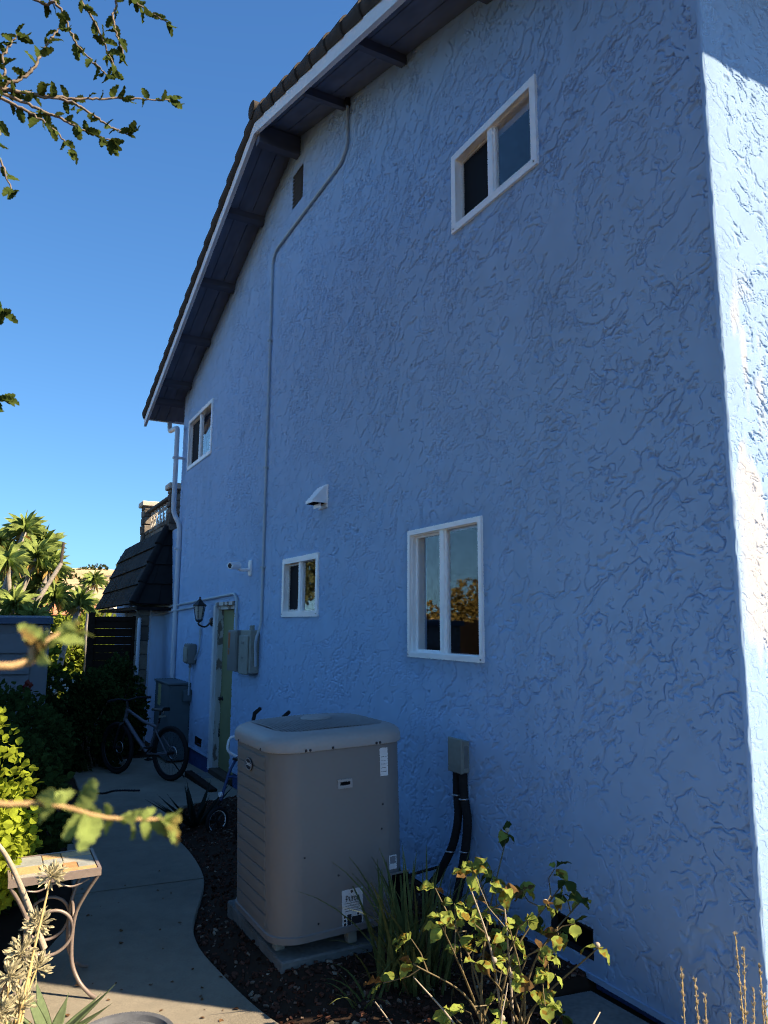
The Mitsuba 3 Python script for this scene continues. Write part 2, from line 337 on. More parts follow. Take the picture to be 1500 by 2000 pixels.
def blob(n, c, r, rg, shell=0.55, clump=0.0, f=3.0):
    """points through an ellipsoid's outer part, thinned where noise is low, so that light and dark clumps and gaps form"""
    out = []
    while sum(map(len, out)) < n:
        d = rnd_dirs(n, rg); q = (shell + (1 - shell) * rg.random((n, 1)) ** 0.6) * (1 + 0.18 * (meshkit.fbm(d * 2.2 + c, 3)[:, None] - 0.5) * 2)
        p = np.asarray(c) + d * q * np.asarray(r)
        out.append(p[meshkit.fbm(p * f, 2) > clump])
    p = np.vstack(out)[:n]; d = (p - c) / np.asarray(r); return p, d / (np.linalg.norm(d, axis=1, keepdims=True) + 1e-9)
def foliage(c, r, n, size, shape, rg, clump=0.45, f=3.0, shell=0.5):
    p, d = blob(n, c, r, rg, shell, clump, f)
    dd, s, w = frames(d * 0.8 + rnd_dirs(n, rg) * 0.8 + [0, 0, -0.15], roll=rg.random(n) * 2 * PI)
    return scatter(*shape, p, dd, s, w, size * (0.7 + 0.6 * rg.random(n)))

# ------------------------------------------------------------------ the setting
def ground_mesh():
    xs = np.concatenate([-np.geomspace(12, 3000, 26)[::-1], np.linspace(-11, 14, 60), np.geomspace(15, 3000, 26)])
    ys = np.concatenate([-np.geomspace(10, 3000, 22)[::-1], np.linspace(-8, 20, 70), np.geomspace(21, 3000, 28)])
    X, Y = np.meshgrid(xs, ys, indexing='ij'); Z = G(Y) - 0.035 + 0.03 * (meshkit.fbm(np.stack([X * 1.7, Y * 1.7, X * 0], -1), 3) - 0.5)
    V = np.stack([X, Y, Z], -1).reshape(-1, 3); n = len(ys); i, j = np.meshgrid(np.arange(len(xs) - 1), np.arange(n - 1), indexing='ij'); a = (i * n + j).ravel()
    return trimesh.Trimesh(V, np.vstack([np.stack([a, a + n, a + n + 1], 1), np.stack([a, a + n + 1, a + 1], 1)]), process=False)
def bed(x, y):   # level of the planting bed: flush with the path, rising a little towards the wall
    d = shapely.distance(PATH, shapely.points(x, y)); return G(y) - 0.022 + 0.085 * np.clip((d - .02) / .22, 0, 1)
def bed_mesh():
    xs, ys = np.linspace(1.0, 2.86, 48), np.linspace(1.0, 8.8, 170); X, Y = np.meshgrid(xs, ys, indexing='ij')
    Z = bed(X.ravel(), Y.ravel()).reshape(X.shape) - .012 + 0.02 * (meshkit.fbm(np.stack([X * 7, Y * 7, X * 0], -1), 3) - .5); Z = np.where((X > 2.32) & (Y < 3.02), G(Y) - .10, Z); Z = np.where(shapely.contains_xy(PATH.buffer(-.03), X.ravel(), Y.ravel()).reshape(X.shape), G(Y) - .08, Z)
    V = np.stack([X, Y, Z], -1).reshape(-1, 3); n = len(ys); i, j = np.meshgrid(np.arange(len(xs) - 1), np.arange(n - 1), indexing='ij'); a = (i * n + j).ravel()
    return trimesh.Trimesh(V, np.vstack([np.stack([a, a + n, a + n + 1], 1), np.stack([a, a + n + 1, a + 1], 1)]), process=False)
put('ground', ground_mesh(), 'soil', True, kind='structure', label='dark soil of the garden bed running on to dry ground')
def slab(poly, thick=0.1, lift=0.0):
    poly = poly.buffer(-0.008).buffer(0.008)
    top = poly.buffer(-0.006)
    m = extrude(poly, thick, (np.eye(3), [0, 0, -thick + lift - 0.006]))
    m2 = extrude(top, 0.006, (np.eye(3), [0, 0, lift - 0.0061]))
    m = cat([m, m2]); V = np.array(m.vertices); V[:, 2] += G(V[:, 1]); return trimesh.Trimesh(V, m.faces, process=False)
right = bezier([(2.35, 1.2), (1.95, 2.0), (1.5, 2.85), (1.29, 3.48), (1.215, 4.16), (1.21, 4.54), (1.275, 4.87), (1.49, 5.47), (1.585, 5.886), (1.64, 6.5), (1.66, 7.33), (1.78, 7.9), (2.05, 8.35), (2.5, 8.5)], 6)
left = bezier([(1.18, 12.3), (1.17, 11.2), (1.10, 9.5), (0.86, 8.2), (0.75, 7.24), (0.70, 6.36), (0.62, 5.4), (0.47, 4.95), (0.2, 4.35), (0.0, 3.7), (-0.05, 2.8), (0.0, 1.2)], 6)
PATH = Polygon(list(map(tuple, right)) + [(2.80, 8.5), (2.80, 12.3)] + list(map(tuple, left))).buffer(0)
tag('path', 'grey concrete garden path curving between hedge and house', kind='structure')
cut = 5.72
def below(y): return sbox(-5, -5, 8, y)
def joint_strip(yl, yr): return LineString([(-1, yl), (4, yr)]).buffer(0.004)
js = [joint_strip(5.98, 5.45), joint_strip(8.35, 8.35), joint_strip(2.7, 2.3)]
rest = PATH
put('garden_bed', bed_mesh(), 'soil', True, kind='structure', label='soil of the planting bed between path and house')
for j in js: rest = rest.difference(j)
for g in sorted(rest.geoms, key=lambda g: g.centroid.y):
    if g.area > 0.05: put('path__slab', slab(g), 'concrete')
put('pavement', slab(Polygon([(2.34, -2), (2.76, -2), (2.76, 2.96), (2.52, 3.0), (2.36, 2.6)]), 0.08, 0.0), 'pad_concrete', kind='structure', label='cracked concrete strip along the foot of the blue wall')

def mulch():
    rg = np.random.default_rng(3); n = 13000
    P = np.stack([1.0 + 1.79 * rg.random(n), 2.0 + 6.6 * rg.random(n) ** 1.3], 1)
    keep = ~shapely.contains_xy(PATH.buffer(0.012), P[:, 0], P[:, 1]) & ~shapely.contains_xy(sbox(1.47, 3.81, 2.28, 4.73), P[:, 0], P[:, 1]) & ~shapely.contains_xy(sbox(2.33, 0, 2.8, 3.0), P[:, 0], P[:, 1])
    P = P[keep]; n = len(P)
    c = trimesh.convex.convex_hull(np.array([(-.5, -.5, -.4), (.5, -.35, -.5), (.45, .5, -.4), (-.4, .45, -.5), (-.4, -.3, .5), (.3, -.25, .4), (.35, .3, .5), (-.45, .3, .4)]))
    V, F = np.array(c.vertices), np.array(c.faces)
    d, s, w = frames(np.column_stack([rg.normal(size=(n, 2)), 0.25 * rg.normal(size=n)]), roll=0.5 * rg.normal(size=n))
    L = 0.010 + 0.028 * rg.random(n) ** 2; W = L * (0.35 + 0.4 * rg.random(n)); Hh = L * 0.35
    p = np.column_stack([P, bed(P[:, 0], P[:, 1]) - 0.012 + 0.014 * rg.random(n)])
    out = p[:, None] + V[None, :, :1] * L[:, None, None] * d[:, None] + V[None, :, 1:2] * W[:, None, None] * s[:, None] + V[None, :, 2:] * Hh[:, None, None] * w[:, None]
    k = rg.random(n); col = np.array([0.075, 0.036, 0.026]) * (0.4 + 1.3 * rg.random((n, 1))); col[k > 0.88] = np.array([0.19, 0.14, 0.105]); col[k > 0.975] = np.array([0.30, 0.25, 0.19])
    return trimesh.Trimesh(out.reshape(-1, 3), (F[None] + (np.arange(n) * len(V))[:, None, None]).reshape(-1, 3), process=False), np.repeat(col, len(V), 0)
mm, mc = mulch()
put('wood_mulch', mm, 'mulch', False, color=mc, kind='stuff', label='dark reddish wood mulch and bark chips covering the planting bed', cat='mulch')
def litter():
    rg = np.random.default_rng(5); n = 80
    P = np.stack([0.3 + 1.1 * rg.random(n), 3.1 + 3.0 * rg.random(n) ** 1.6], 1); P = P[shapely.contains_xy(PATH.buffer(-0.03), P[:, 0], P[:, 1])]; n = len(P)
    d, s, w = frames(np.column_stack([rg.normal(size=(n, 2)), 0.1 * rg.normal(size=n)]), roll=0.4 * rg.normal(size=n))
    return scatter(*OVAL, np.column_stack([P, G(P[:, 1]) + 0.004]), d, s, w, 0.010 + 0.022 * rg.random(n))
put('leaf_litter', litter(), 'dry_brown', kind='stuff', label='small dark dead leaves scattered on the concrete path', cat='leaf litter')

def hills():
    xs = np.linspace(-900, 1500, 150); ys = np.concatenate([np.linspace(260, 620, 40), [800, 1100]])
    X, Y = np.meshgrid(xs, ys, indexing='ij')
    h = 42.5 * np.clip((Y - 260) / 150, 0, 1) ** 1.2 * (0.55 + 0.75 * meshkit.fbm(np.stack([X / 190, Y / 260, X * 0 + 4], -1), 4)) + 0.022 * np.clip(Y - 420, 0, 400)
    h = h * (0.22 + 0.78 * np.clip((X + 90) / 70, 0, 1) ** 1.5)
    Z = h - 2.5; V = np.stack([X, Y, Z], -1).reshape(-1, 3); n = len(ys); i, j = np.meshgrid(np.arange(len(xs) - 1), np.arange(n - 1), indexing='ij'); a = (i * n + j).ravel()
    return trimesh.Trimesh(V, np.vstack([np.stack([a, a + n, a + n + 1], 1), np.stack([a, a + n + 1, a + 1], 1)]), process=False)
hm = hills()
put('hills', hm, 'dry_grass', True, kind='structure', label='dry tan hillside under the sky')
def scrub():
    rg = np.random.default_rng(12); V = np.array(hm.vertices); V = V[(V[:, 0] > -60) & (V[:, 0] < 160) & (V[:, 1] < 420)]
    base = V[rg.integers(0, len(V), 260)] + np.column_stack([8 * rg.normal(size=(260, 2)), np.zeros(260)])
    ms = []
    for b in base:
        p, d = blob(60, b + [0, 0, 1.0], (2.0, 2.0, 1.6), rg, 0.3)
        dd, s, w = frames(d + rnd_dirs(60, rg), roll=rg.random(60) * 6); ms.append(scatter(*SMALL, p, dd, s, w, 1.0 + rg.random(60)))
    return cat(ms)
put('hillside_scrub', scrub(), 'scrub_leaf', kind='stuff', label='dark scrub bushes dotted over the dry hillside', cat='scrub')

# ------------------------------------------------------------------ the blue house
H = thing('house', 'two storey blue stucco house with white trimmed gable', 'house')
WIN = {  # y far, y near, z bottom, z top, trim width
    'UR': (4.18, 3.219, 4.593, 5.213, 0.055), 'UL': (12.40, 10.857, 4.317, 5.195, 0.06), 'SM': (7.567, 6.577, 1.813, 2.438, 0.058), 'LW': (4.827, 3.868, 1.505, 2.454, 0.036)}
DOOR = (9.36, 10.20, -0.235, 1.93)  # y near, y far, sill, head
wallp = Polygon([(Y0, 0.0), (Y1, -0.12), (Y1, ZS(Y1)), (RIDGE, ZS(RIDGE)), (Y0, ZS(Y0))])
for a, b, c, d, t in WIN.values(): wallp = wallp.difference(sbox(b + .02, c + .02, a - .02, d - .02))
wallp = wallp.difference(sbox(DOOR[0], -1, DOOR[1] + 0.06, DOOR[3] + 0.06)).difference(sbox(7.27, 6.60, 7.61, 7.05)).difference(sbox(10.74, -0.02, 11.12, 0.10)).difference(sbox(2.98, 0.08, 3.30, 0.23))
def plaster(ys, holes, top, to, bottom):
    """strips of a displaced plaster skin: from, to, spacing along, spacing up, fine from z, fine to z (coarser beyond)"""
    V, F, n0 = [], [], 0
    for (y0, y1, dy, dz, za, zb) in ys:
        gy = np.unique(np.concatenate([np.linspace(y0, y1, max(2, int((y1 - y0) / dy) + 1)), [h for a, b, c, d in holes for h in (a, c) if y0 < h < y1]]))
        gz = np.unique(np.concatenate([np.arange(-0.12, za, .04), np.arange(za, zb, dz), np.arange(zb, 7.5, .04), [h for a, b, c, d in holes for h in (b, d)]]))
        gz = gz[gz < float(np.max(top(gy))) + .04]
        U, Z = np.meshgrid(gy, gz, indexing='ij'); P = to(U.ravel(), Z.ravel()); V.append(P); m = len(gz)
        i, j = np.meshgrid(np.arange(len(gy) - 1), np.arange(m - 1), indexing='ij')
        yc, zc = (gy[:-1] + gy[1:])[i] / 2, (gz[:-1] + gz[1:])[j] / 2
        keep = (zc < top(yc)) & (zc > bottom(yc))
        for a, b, c, d in holes: keep &= ~((yc > a) & (yc < c) & (zc > b) & (zc < d))
        q = (i * m + j)[keep] + n0
        F += [np.stack([q, q + 1, q + m + 1], 1), np.stack([q, q + m + 1, q + m], 1)]; n0 += len(P)
    return trimesh.Trimesh(np.vstack(V), np.vstack(F), process=False)
HOLES = [(b + .02, c + .02, a - .02, d - .02) for a, b, c, d, t in WIN.values()] + [(DOOR[0], -1, DOOR[1] + .06, DOOR[3] + .06), (7.27, 6.60, 7.61, 7.05), (10.74, -0.02, 11.12, 0.10), (2.98, 0.08, 3.30, 0.23)]
zr = lambda y: np.where(y < RIDGE, 7.45 - 0.33 * (RIDGE - y), 7.45 - 0.315 * (y - RIDGE)) + 0.015
strips = [(Y0 + .012, 2.6, .0038, .0038, .15, 5.5), (2.6, 3.2, .0044, .0042, -.1, 6.1), (3.2, 3.9, .0058, .0048, -.1, 7), (3.9, 4.8, .0078, .0056, -.1, 7), (4.8, 6.0, .0105, .0066, -.12, 7.4), (6.0, 7.6, .0135, .0078, -.12, 7.5), (7.6, 9.6, .0190, .0093, -.12, 7.5), (9.6, Y1, .0280, .0115, -.12, 7.5)]
put(H + '__gable_wall', plaster(strips, HOLES, zr, lambda y, z: np.column_stack([D - stucco_height(y + D, z), y, z]), lambda y: -0.12 * (y - Y0) / (Y1 - Y0)), 'stucco', False)
put(H + '__gable_wall__core', extrude(wallp, 0.13, WALLMAP(D + 0.014)), 'stucco')
ez = ZS(Y0) + 0.02
put(H + '__end_wall', plaster([(D + .012, 3.5, .0060, .0045, .3, 5.1)], [], lambda x: np.full_like(x, ez), lambda x, z: np.column_stack([x, Y0 - 0.50 * stucco_height(x + Y0, z), z]), lambda x: np.zeros_like(x)), 'stucco', False)
put(H + '__end_wall__core', cat([box(D + 0.144, 3.5, Y0 + .014, Y0 + 0.15, 0, ez), box(3.5, 11.5, Y0, Y0 + 0.15, 0, ez)]), 'stucco')
put(H + '__rear_wall', cat([box(D + 0.15, 11.5, Y1 - 0.15, Y1, -0.4, 5.6), extrude(Polygon([(Y0, 0), (Y1, 0), (Y1, 5.7), (RIDGE, 7.4), (Y0, 5.6)]), 0.15, WALLMAP(11.5))]), 'stucco')
def corner():
    rg = np.random.default_rng(2); zs = np.arange(0.0, ez, 0.012); V, F, n = [], [], 7
    for z in zs:
        for k in range(n):
            a = PI + (PI / 2) * k / (n - 1)
            rr = 0.019 + 0.004 * (meshkit.fbm(np.array([z * 14, k * 0.4, 0.0]), 3) - 0.5) * 2
            V.append((D + 0.0155 + rr * math.cos(a), Y0 + 0.0155 + rr * math.sin(a), z))
    for i in range(len(zs) - 1):
        for k in range(n - 1):
            a = i * n + k; F += [(a, a + 1, a + n + 1), (a, a + n + 1, a + n)]
    return trimesh.Trimesh(np.array(V), F, process=False)
put(H + '__corner_edge', corner(), 'stucco', True)
put(H + '__foundation', cat([box(D + 0.035, D + 0.2, Y0 + 0.035, 9.30, -0.7, -0.005), box(D + 0.035, D + 0.2, 10.26, Y1, -0.7, -0.005), box(D + 0.2, 11.5, Y0 + 0.035, Y0 + 0.2, -0.5, -0.001)]), 'plinth_blue')
put(H + '__base_screed', extrude(Polygon([(Y0, 0.0), (9.3, -0.083), (9.3, -0.055), (Y0, 0.028)]), 0.02, WALLMAP(D - 0.014)), 'stucco')
put(H + '__base_screed', extrude(Polygon([(10.3, -0.094), (11.5, -0.107), (11.5, -0.079), (10.3, -0.066)]), 0.02, WALLMAP(D - 0.014)), 'stucco')
XE = 2.255  # rake edge
OV = 0.62
ya, yb = Y0 - OV, 13.66
def along(y0, y1, x0, x1, lo, hi, e0=0.0):  # a board following the slope of the eaves
    P = Polygon([(y0, ZS(y0) + lo), (y1, ZS(y1) + lo), (y1, ZS(y1) + hi), (y0, ZS(y0) + hi)])
    return extrude(P, x1 - x0, WALLMAP(x0))
R_ = H + '__roof'
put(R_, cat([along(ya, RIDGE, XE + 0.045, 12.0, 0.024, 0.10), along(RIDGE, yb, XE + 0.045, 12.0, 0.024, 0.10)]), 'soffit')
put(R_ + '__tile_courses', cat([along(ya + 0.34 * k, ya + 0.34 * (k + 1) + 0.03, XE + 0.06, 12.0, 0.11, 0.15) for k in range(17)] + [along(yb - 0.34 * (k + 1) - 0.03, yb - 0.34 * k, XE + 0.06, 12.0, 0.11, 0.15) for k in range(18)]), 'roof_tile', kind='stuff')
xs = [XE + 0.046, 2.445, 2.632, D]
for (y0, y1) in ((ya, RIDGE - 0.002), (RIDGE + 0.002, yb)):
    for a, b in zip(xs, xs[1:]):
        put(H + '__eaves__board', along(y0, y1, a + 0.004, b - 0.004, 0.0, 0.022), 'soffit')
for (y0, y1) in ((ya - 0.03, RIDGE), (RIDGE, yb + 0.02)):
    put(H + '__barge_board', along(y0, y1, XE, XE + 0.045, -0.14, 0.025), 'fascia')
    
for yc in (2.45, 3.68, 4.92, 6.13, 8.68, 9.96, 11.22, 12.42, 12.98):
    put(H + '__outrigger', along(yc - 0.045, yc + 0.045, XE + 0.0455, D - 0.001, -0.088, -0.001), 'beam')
put(H + '__eave_fascia', box(XE + 0.046, 11.9, ya - 0.03, ya - 0.001, ZS(ya) - 0.10, ZS(ya) + 0.09), 'fascia')
put(H + '__ridge_beam', box(XE + 0.0455, D - 0.001, RIDGE - 0.055, RIDGE + 0.055, ZS(RIDGE) - 0.26, ZS(RIDGE) - 0.03, 0.004), 'beam')
def rake_tile(y0, y1, near):
    n = 12; V, F = [], []
    L = math.hypot(y1 - y0, ZS(y1) - ZS(y0))
    for k, (y, rr, dz) in enumerate(((y0, 1.0, 0.004), (y1, 0.80, 0.0))):
        for i in range(n + 1):
            a = PI * (-0.28) + PI * 1.28 * i / n
            V.append((XE + 0.055 - 0.105 * rr * math.cos(a), y, ZS(y) + 0.082 + 0.130 * rr * math.sin(a) + dz))
        for i in range(n + 1):
            a = PI * (-0.28) + PI * 1.28 * i / n
            V.append((XE + 0.055 - 0.088 * rr * math.cos(a), y, ZS(y) + 0.082 + 0.112 * rr * math.sin(a) + dz))
    m = n + 1
    for i in range(n):
        F += [(i, i + 1, 2 * m + i + 1), (i, 2 * m + i + 1, 2 * m + i), (m + i, 3 * m + i + 1, m + i + 1), (m + i, 3 * m + i, 3 * m + i + 1), (i, m + i + 1, i + 1), (i, m + i, m + i + 1), (2 * m + i, 2 * m + i + 1, 3 * m + i + 1), (2 * m + i, 3 * m + i + 1, 3 * m + i)]
    return trimesh.Trimesh(np.array(V), F, process=False)
for k in range(17):
    y = ya + 0.355 * k; put(R_ + '__rake_tile', rake_tile(y, min(y + 0.40, RIDGE + 0.02), True), 'roof_tile', 40)
for k in range(18):
    y = yb - 0.352 * k; put(R_ + '__rake_tile', rake_tile(y, max(y - 0.40, RIDGE - 0.02), False), 'roof_tile', 40)
for k in range(5):
    x = XE - 0.055 + 0.36 * k
    put(R_ + '__ridge_tile', lathe([(0.0001, 0.01), (0.08, 0.0), (0.105, 0.012), (0.10, 0.40), (0.0001, 0.40)], (x, RIDGE, ZS(RIDGE) + 0.145), 'x', 18), 'roof_tile', 40)
put(H + '__gutter', cat([tube([(XE - 0.0, yb + 0.075, ZS(yb) + 0.05), (11.9, yb + 0.075, ZS(yb) + 0.05)], 0.05, 10)]), 'drain_white')
put(H + '__gutter', cat([tube([(XE - 0.0, ya - 0.07, ZS(ya) - 0.07), (11.9, ya - 0.07, ZS(ya) - 0.07)], 0.06, 10)]), 'drain_white')
dp = H + '__downspout'
put(dp, tube(rounded([(2.72, yb + 0.03, 5.52), (2.72, yb - 0.02, 5.30), (2.69, 13.0, 5.20), (2.67, 12.72, 5.14), (2.665, 12.70, 4.9), (2.665, 12.70, 3.62), (2.765, 12.62, 3.42), (2.765, 12.62, -0.25)], 0.10, 6), 0.042, 10), 'drain_white', 40)
for z in (3.0, 1.95, 4.6):
    put(dp + '__strap', box(2.70 - .09 * (z > 4) , 2.81, 12.57 + .08 * (z > 4), 12.67 + .08 * (z > 4), z - 0.015, z + 0.015), 'drain_white')

def window(key, spec, screen, label):
    a, b, c, d, t = spec   # y far, y near, z0, z1
    w = put(H + '__window', extrude(sbox(b, c, a, d).difference(sbox(b + t, c + t, a - t, d - t)), 0.022, WALLMAP(D - 0.020)), 'vinyl')
    tag(w, label)
    ring = lambda y0, y1, z0, z1, tt, x0, x1: extrude(sbox(y0, z0, y1, z1).difference(sbox(y0 + tt, z0 + tt, y1 - tt, z1 - tt)), x1 - x0, WALLMAP(x0))
    put(w + '__jamb', ring(b + .02, a - .02, c + .02, d - .02, t * 0.62, D + 0.0025, D + 0.11), 'vinyl')
    mid = (a + b) / 2 + 0.02; q = t - 0.008
    put(w + '__mullion', box(D - 0.004, D + 0.055, mid - 0.030, mid + 0.030, c + t - .008, d - t + .008, 0.004), 'vinyl')
    put(w + '__fixed_sash', ring(b + q, mid - 0.030, c + q, d - q, 0.012, D + 0.012, D + 0.04), 'vinyl')
    put(w + '__pane', box(D + 0.024, D + 0.0245, b + q + .01, mid - 0.031, c + q + .01, d - q - .01), 'glass') if False else None
    def pane(y0, y1, z0, z1, x):
        return trimesh.Trimesh([(x, y0, z0), (x, y1, z0), (x, y1, z1), (x, y0, z1)], [(0, 2, 1), (0, 3, 2)], process=False)
    put(w + '__pane', pane(b + q + .008, mid - 0.028, c + q + .008, d - q - .008, D + 0.026), 'glass')
    put(w + '__sliding_sash', ring(mid + 0.0, a - q - .004, c + q + .003, d - q - .003, 0.026, D + 0.040, D + 0.062), 'vinyl_almond' if screen else 'vinyl')
    put(w + '__pane', pane(mid + 0.02, a - q - .025, c + q + .024, d - q - .024, D + 0.052), 'glass')
    if screen:
        put(w + '__insect_screen', pane(mid + 0.02, a - q - .012, c + q + .006, d - q - .006, D + 0.047), 'screen_mesh', label='dark insect screen over the sliding half')
        put(w + '__screen_frame', ring(mid + 0.028, a - q - .016, c + q + .012, d - q - .012, 0.016, D + 0.034, D + 0.0395), 'vinyl_almond')
    for yy in (b + t * .5, a - t * .5):
        put(w + '__screw', lathe([(0.0001, 0.004), (0.006, 0.003), (0.007, 0)], (D - 0.024, yy, c + t * .5), 'x', 8), 'ink_grey')
    # the room behind: a curtainless dark box
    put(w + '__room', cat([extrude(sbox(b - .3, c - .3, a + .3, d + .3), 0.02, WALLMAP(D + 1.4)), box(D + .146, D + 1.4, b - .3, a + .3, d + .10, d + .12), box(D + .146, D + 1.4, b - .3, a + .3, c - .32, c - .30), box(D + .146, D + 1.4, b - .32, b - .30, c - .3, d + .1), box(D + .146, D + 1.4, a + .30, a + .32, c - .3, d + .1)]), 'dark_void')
window('UR', WIN['UR'], True, 'upper window with dark screen nearest the sunlit corner')
window('UL', WIN['UL'], True, 'far upper window under the low end of the eaves')
window('SM', WIN['SM'], True, 'small square ground floor window under the vent hood')
window('LW', WIN['LW'], False, 'tall ground floor window mirroring sky and trees')

gv = H + '__gable_vent'
put(gv, extrude(sbox(7.27, 6.60, 7.61, 7.05).difference(sbox(7.282, 6.612, 7.598, 7.038)), 0.026, WALLMAP(D + 0.003)), 'stucco', label='louvred vent slot high under the ridge')
put(gv + '__backing', box(D + 0.030, D + 0.035, 7.275, 7.605, 6.605, 7.045), 'dark_void')
for k in range(9):
    z = 6.635 + 0.048 * k
    m = box(-0.018, 0.018, -0.156, 0.156, -0.004, 0.004); m.apply_transform(trimesh.transformations.rotation_matrix(math.radians(-4), [0, 1, 0])); m.apply_translation((D + 0.010, 7.44, z))
    put(gv + '__slat', m, 'panel_grey')
for (y0, z0, y1, z1) in ((10.74, -0.02, 11.12, 0.10), (2.98, 0.08, 3.30, 0.23)):
    cv = put(H + '__crawl_vent', extrude(sbox(y0, z0, y1, z1).difference(sbox(y0 + .012, z0 + .012, y1 - .012, z1 - .012)), 0.06, WALLMAP(D + 0.002)), 'iron', label='black crawl space vent low in the wall')
    put(cv + '__mesh_screen', box(D + 0.04, D + 0.045, y0, y1, z0, z1), 'dark_void')

# door
dn, df, dz0, dz1 = DOOR
dk = H + '__door'
put(dk, box(D + 0.10, D + 0.14, dn, df, dz0 + 0.04, dz1, 0.003), 'door_olive', label='olive green side door set back in a peeling white frame')
put(dk + '__frame', cat([box(D + 0.03, D + 0.15, df, df + 0.055, dz0, dz1 + 0.055), box(D + 0.03, D + 0.15, dn, df, dz1, dz1 + 0.055)]), 'peeling_white', label='door frame with flaking white paint')
put(dk + '__casing', box(D - 0.022, D + 0.028, df + 0.02, df + 0.115, dz0, dz1 + 0.06, 0.004), 'drain_white')
put(dk + '__casing', box(D - 0.022, D + 0.028, dn - 0.02, df + 0.018, dz1 + 0.05, dz1 + 0.10, 0.004), 'peeling_white')
put(dk + '__handle', lathe([(0.0001, -0.06), (0.022, -0.055), (0.026, -0.035), (0.012, -0.02), (0.03, -0.004), (0.03, 0.002)], (D + 0.10, df - 0.10, 0.72), 'x', 14), 'iron')
put(dk + '__hinge', box(D + 0.085, D + 0.105, df - 0.02, df + 0.004, 0.20, 0.30), 'iron')
put(dk + '__threshold', box(D - 0.02, D + 0.15, dn, df + 0.05, dz0 - 0.04, dz0 + 0.03, 0.004), 'old_wood')
put('door_step', box(2.56, D + 0.03, 9.15, 10.32, G(9.7) - 0.1, dz0 - 0.042, 0.008), 'pad_concrete', label='low concrete step under the olive side door', cat='step')
put('plank', cat([box(2.46, 2.555, 8.95, 10.2, G(9.6) - 0.03, G(9.6) + 0.055, 0.006)]), 'dark_wood', label='dark timber plank lying along the door step', cat='plank')

# annex with mansard roof and stone balcony
AX = D + 0.004
put(H + '__annex_wall', box(AX, AX + 0.15, Y1 + 0.003, 19.5, -0.7, 3.4), 'stucco', label='blue wall in deep shade under the mansard roof')
MR = H + '__mansard_roof'
ym0, ym1, xo, xi, zo, zi = 13.12, 18.2, 2.18, 2.80, 2.06, 3.46
yi0 = 13.45
def bil(a, b, c, d, s, t): return (1 - s) * (1 - t) * a + s * (1 - t) * b + s * t * c + (1 - s) * t * d
A, B, C_, D_ = (np.array(v, float) for v in ((xo, ym1, zo - 0.04), (xo, ym0, zo), (xi - 0.06, yi0, zi), (xi - 0.06, ym1, zi)))   # face towards the garden
E, F_ = np.array((2.95, ym0, zo)), np.array((2.95, yi0, zi))                                                                    # face towards the camera
put(MR, cat([trimesh.Trimesh([A, B, C_, D_], [(0, 2, 1), (0, 3, 2)], process=False), trimesh.Trimesh([B, E, F_, C_], [(0, 1, 2), (0, 2, 3)], process=False),
             box(xo + 0.04, AX - 0.002, ym0 + 0.04, ym1, zo - 0.10, zo - 0.045)]), 'mansard_tile_0')
def slope_tiles(P0, P1, P2, P3, rows, cols):
    nrm = np.cross(P1 - P0, P3 - P0); nrm /= np.linalg.norm(nrm)
    if nrm[2] < 0: nrm = -nrm
    for r in range(rows):
        t0, t1 = r / rows, min(1, (r + 1.12) / rows)
        off = 0.5 * (r % 2)
        edges = [0] + [c for c in (np.arange(cols + 1) + off) / cols if 0.001 < c < 0.999] + [1]
        for s0, s1 in zip(edges, edges[1:]):
            g = 0.004 / np.linalg.norm(P1 - P0)
            q = [bil(P0, P1, P2, P3, s, t) for s, t in ((s0 + g, t0), (s1 - g, t0), (s1 - g, t1), (s0 + g, t1))]
            h = [0.045, 0.045, 0.006, 0.006]; j = 0.006 * rng.random()
            V = [a + nrm * (hh + j) for a, hh in zip(q, h)] + [a + nrm * (hh + j - 0.028) for a, hh in zip(q, h)]
            put(MR + '__tile', trimesh.convex.convex_hull(np.array(V)), 'mansard_tile_%d' % rng.integers(0, 3))
slope_tiles(A, B, C_, D_, 4, 15)
slope_tiles(B, E, F_, C_, 4, 2)
for k in range(4):
    a, b = B + (C_ - B) * k / 4, B + (C_ - B) * min(1, (k + 1.12) / 4)
    u = np.array([-0.6, -0.5, 0.35]); u /= np.linalg.norm(u)
    put(MR + '__hip_tile', tube([a + u * 0.045, b + u * 0.015], [0.075, 0.062], 10), 'mansard_tile_1', 50)
def stones(key, x0, x1, y0, y1, z0, z1, hh=0.13, rg=np.random.default_rng(21)):
    put(key, box(x0 + .012, x1 - .012, y0 + .012, y1 - .012, z0, z1), 'mortar')
    z = z0
    while z < z1 - 0.03:
        h = min(hh * (0.7 + 0.6 * rg.random()), z1 - z)
        for (face, a0, a1) in (('x', y0, y1), ('y', x0, x1)):
            a = a0
            while a < a1 - 0.02:
                l = min((0.12 + 0.16 * rg.random()), a1 - a); l = a1 - a if a1 - a - l < 0.06 else l
                pr = 0.012 * rg.random()
                if face == 'x': m = box(x0 - pr, x0 + 0.05, a + .006, a + l - .006, z + .006, z + h - .006, 0.012)
                else: m = box(a + .006, a + l - .006, y0 - pr, y0 + 0.05, z + .006, z + h - .006, 0.012)
                V = np.array(m.vertices); V += 0.004 * rg.normal(size=V.shape); m.vertices = V
                put(key + '__stone', m, ('stone', 'stone_a', 'stone_b')[rg.integers(0, 3)])
                a += l
        z += h
col = H + '__porch_column'
stones(col, 2.30, 2.50, 13.42, 13.62, G(13.5) - 0.05, zo - 0.09, 0.22)
tag(col, 'grey stone porch column under the mansard eave')
P1_ = H + '__balcony_pier'
stones(P1_, 2.74, 3.0, 13.34, 13.60, 3.40, 4.16, 0.16)
tag(P1_, 'nearer stone pier of the balcony')
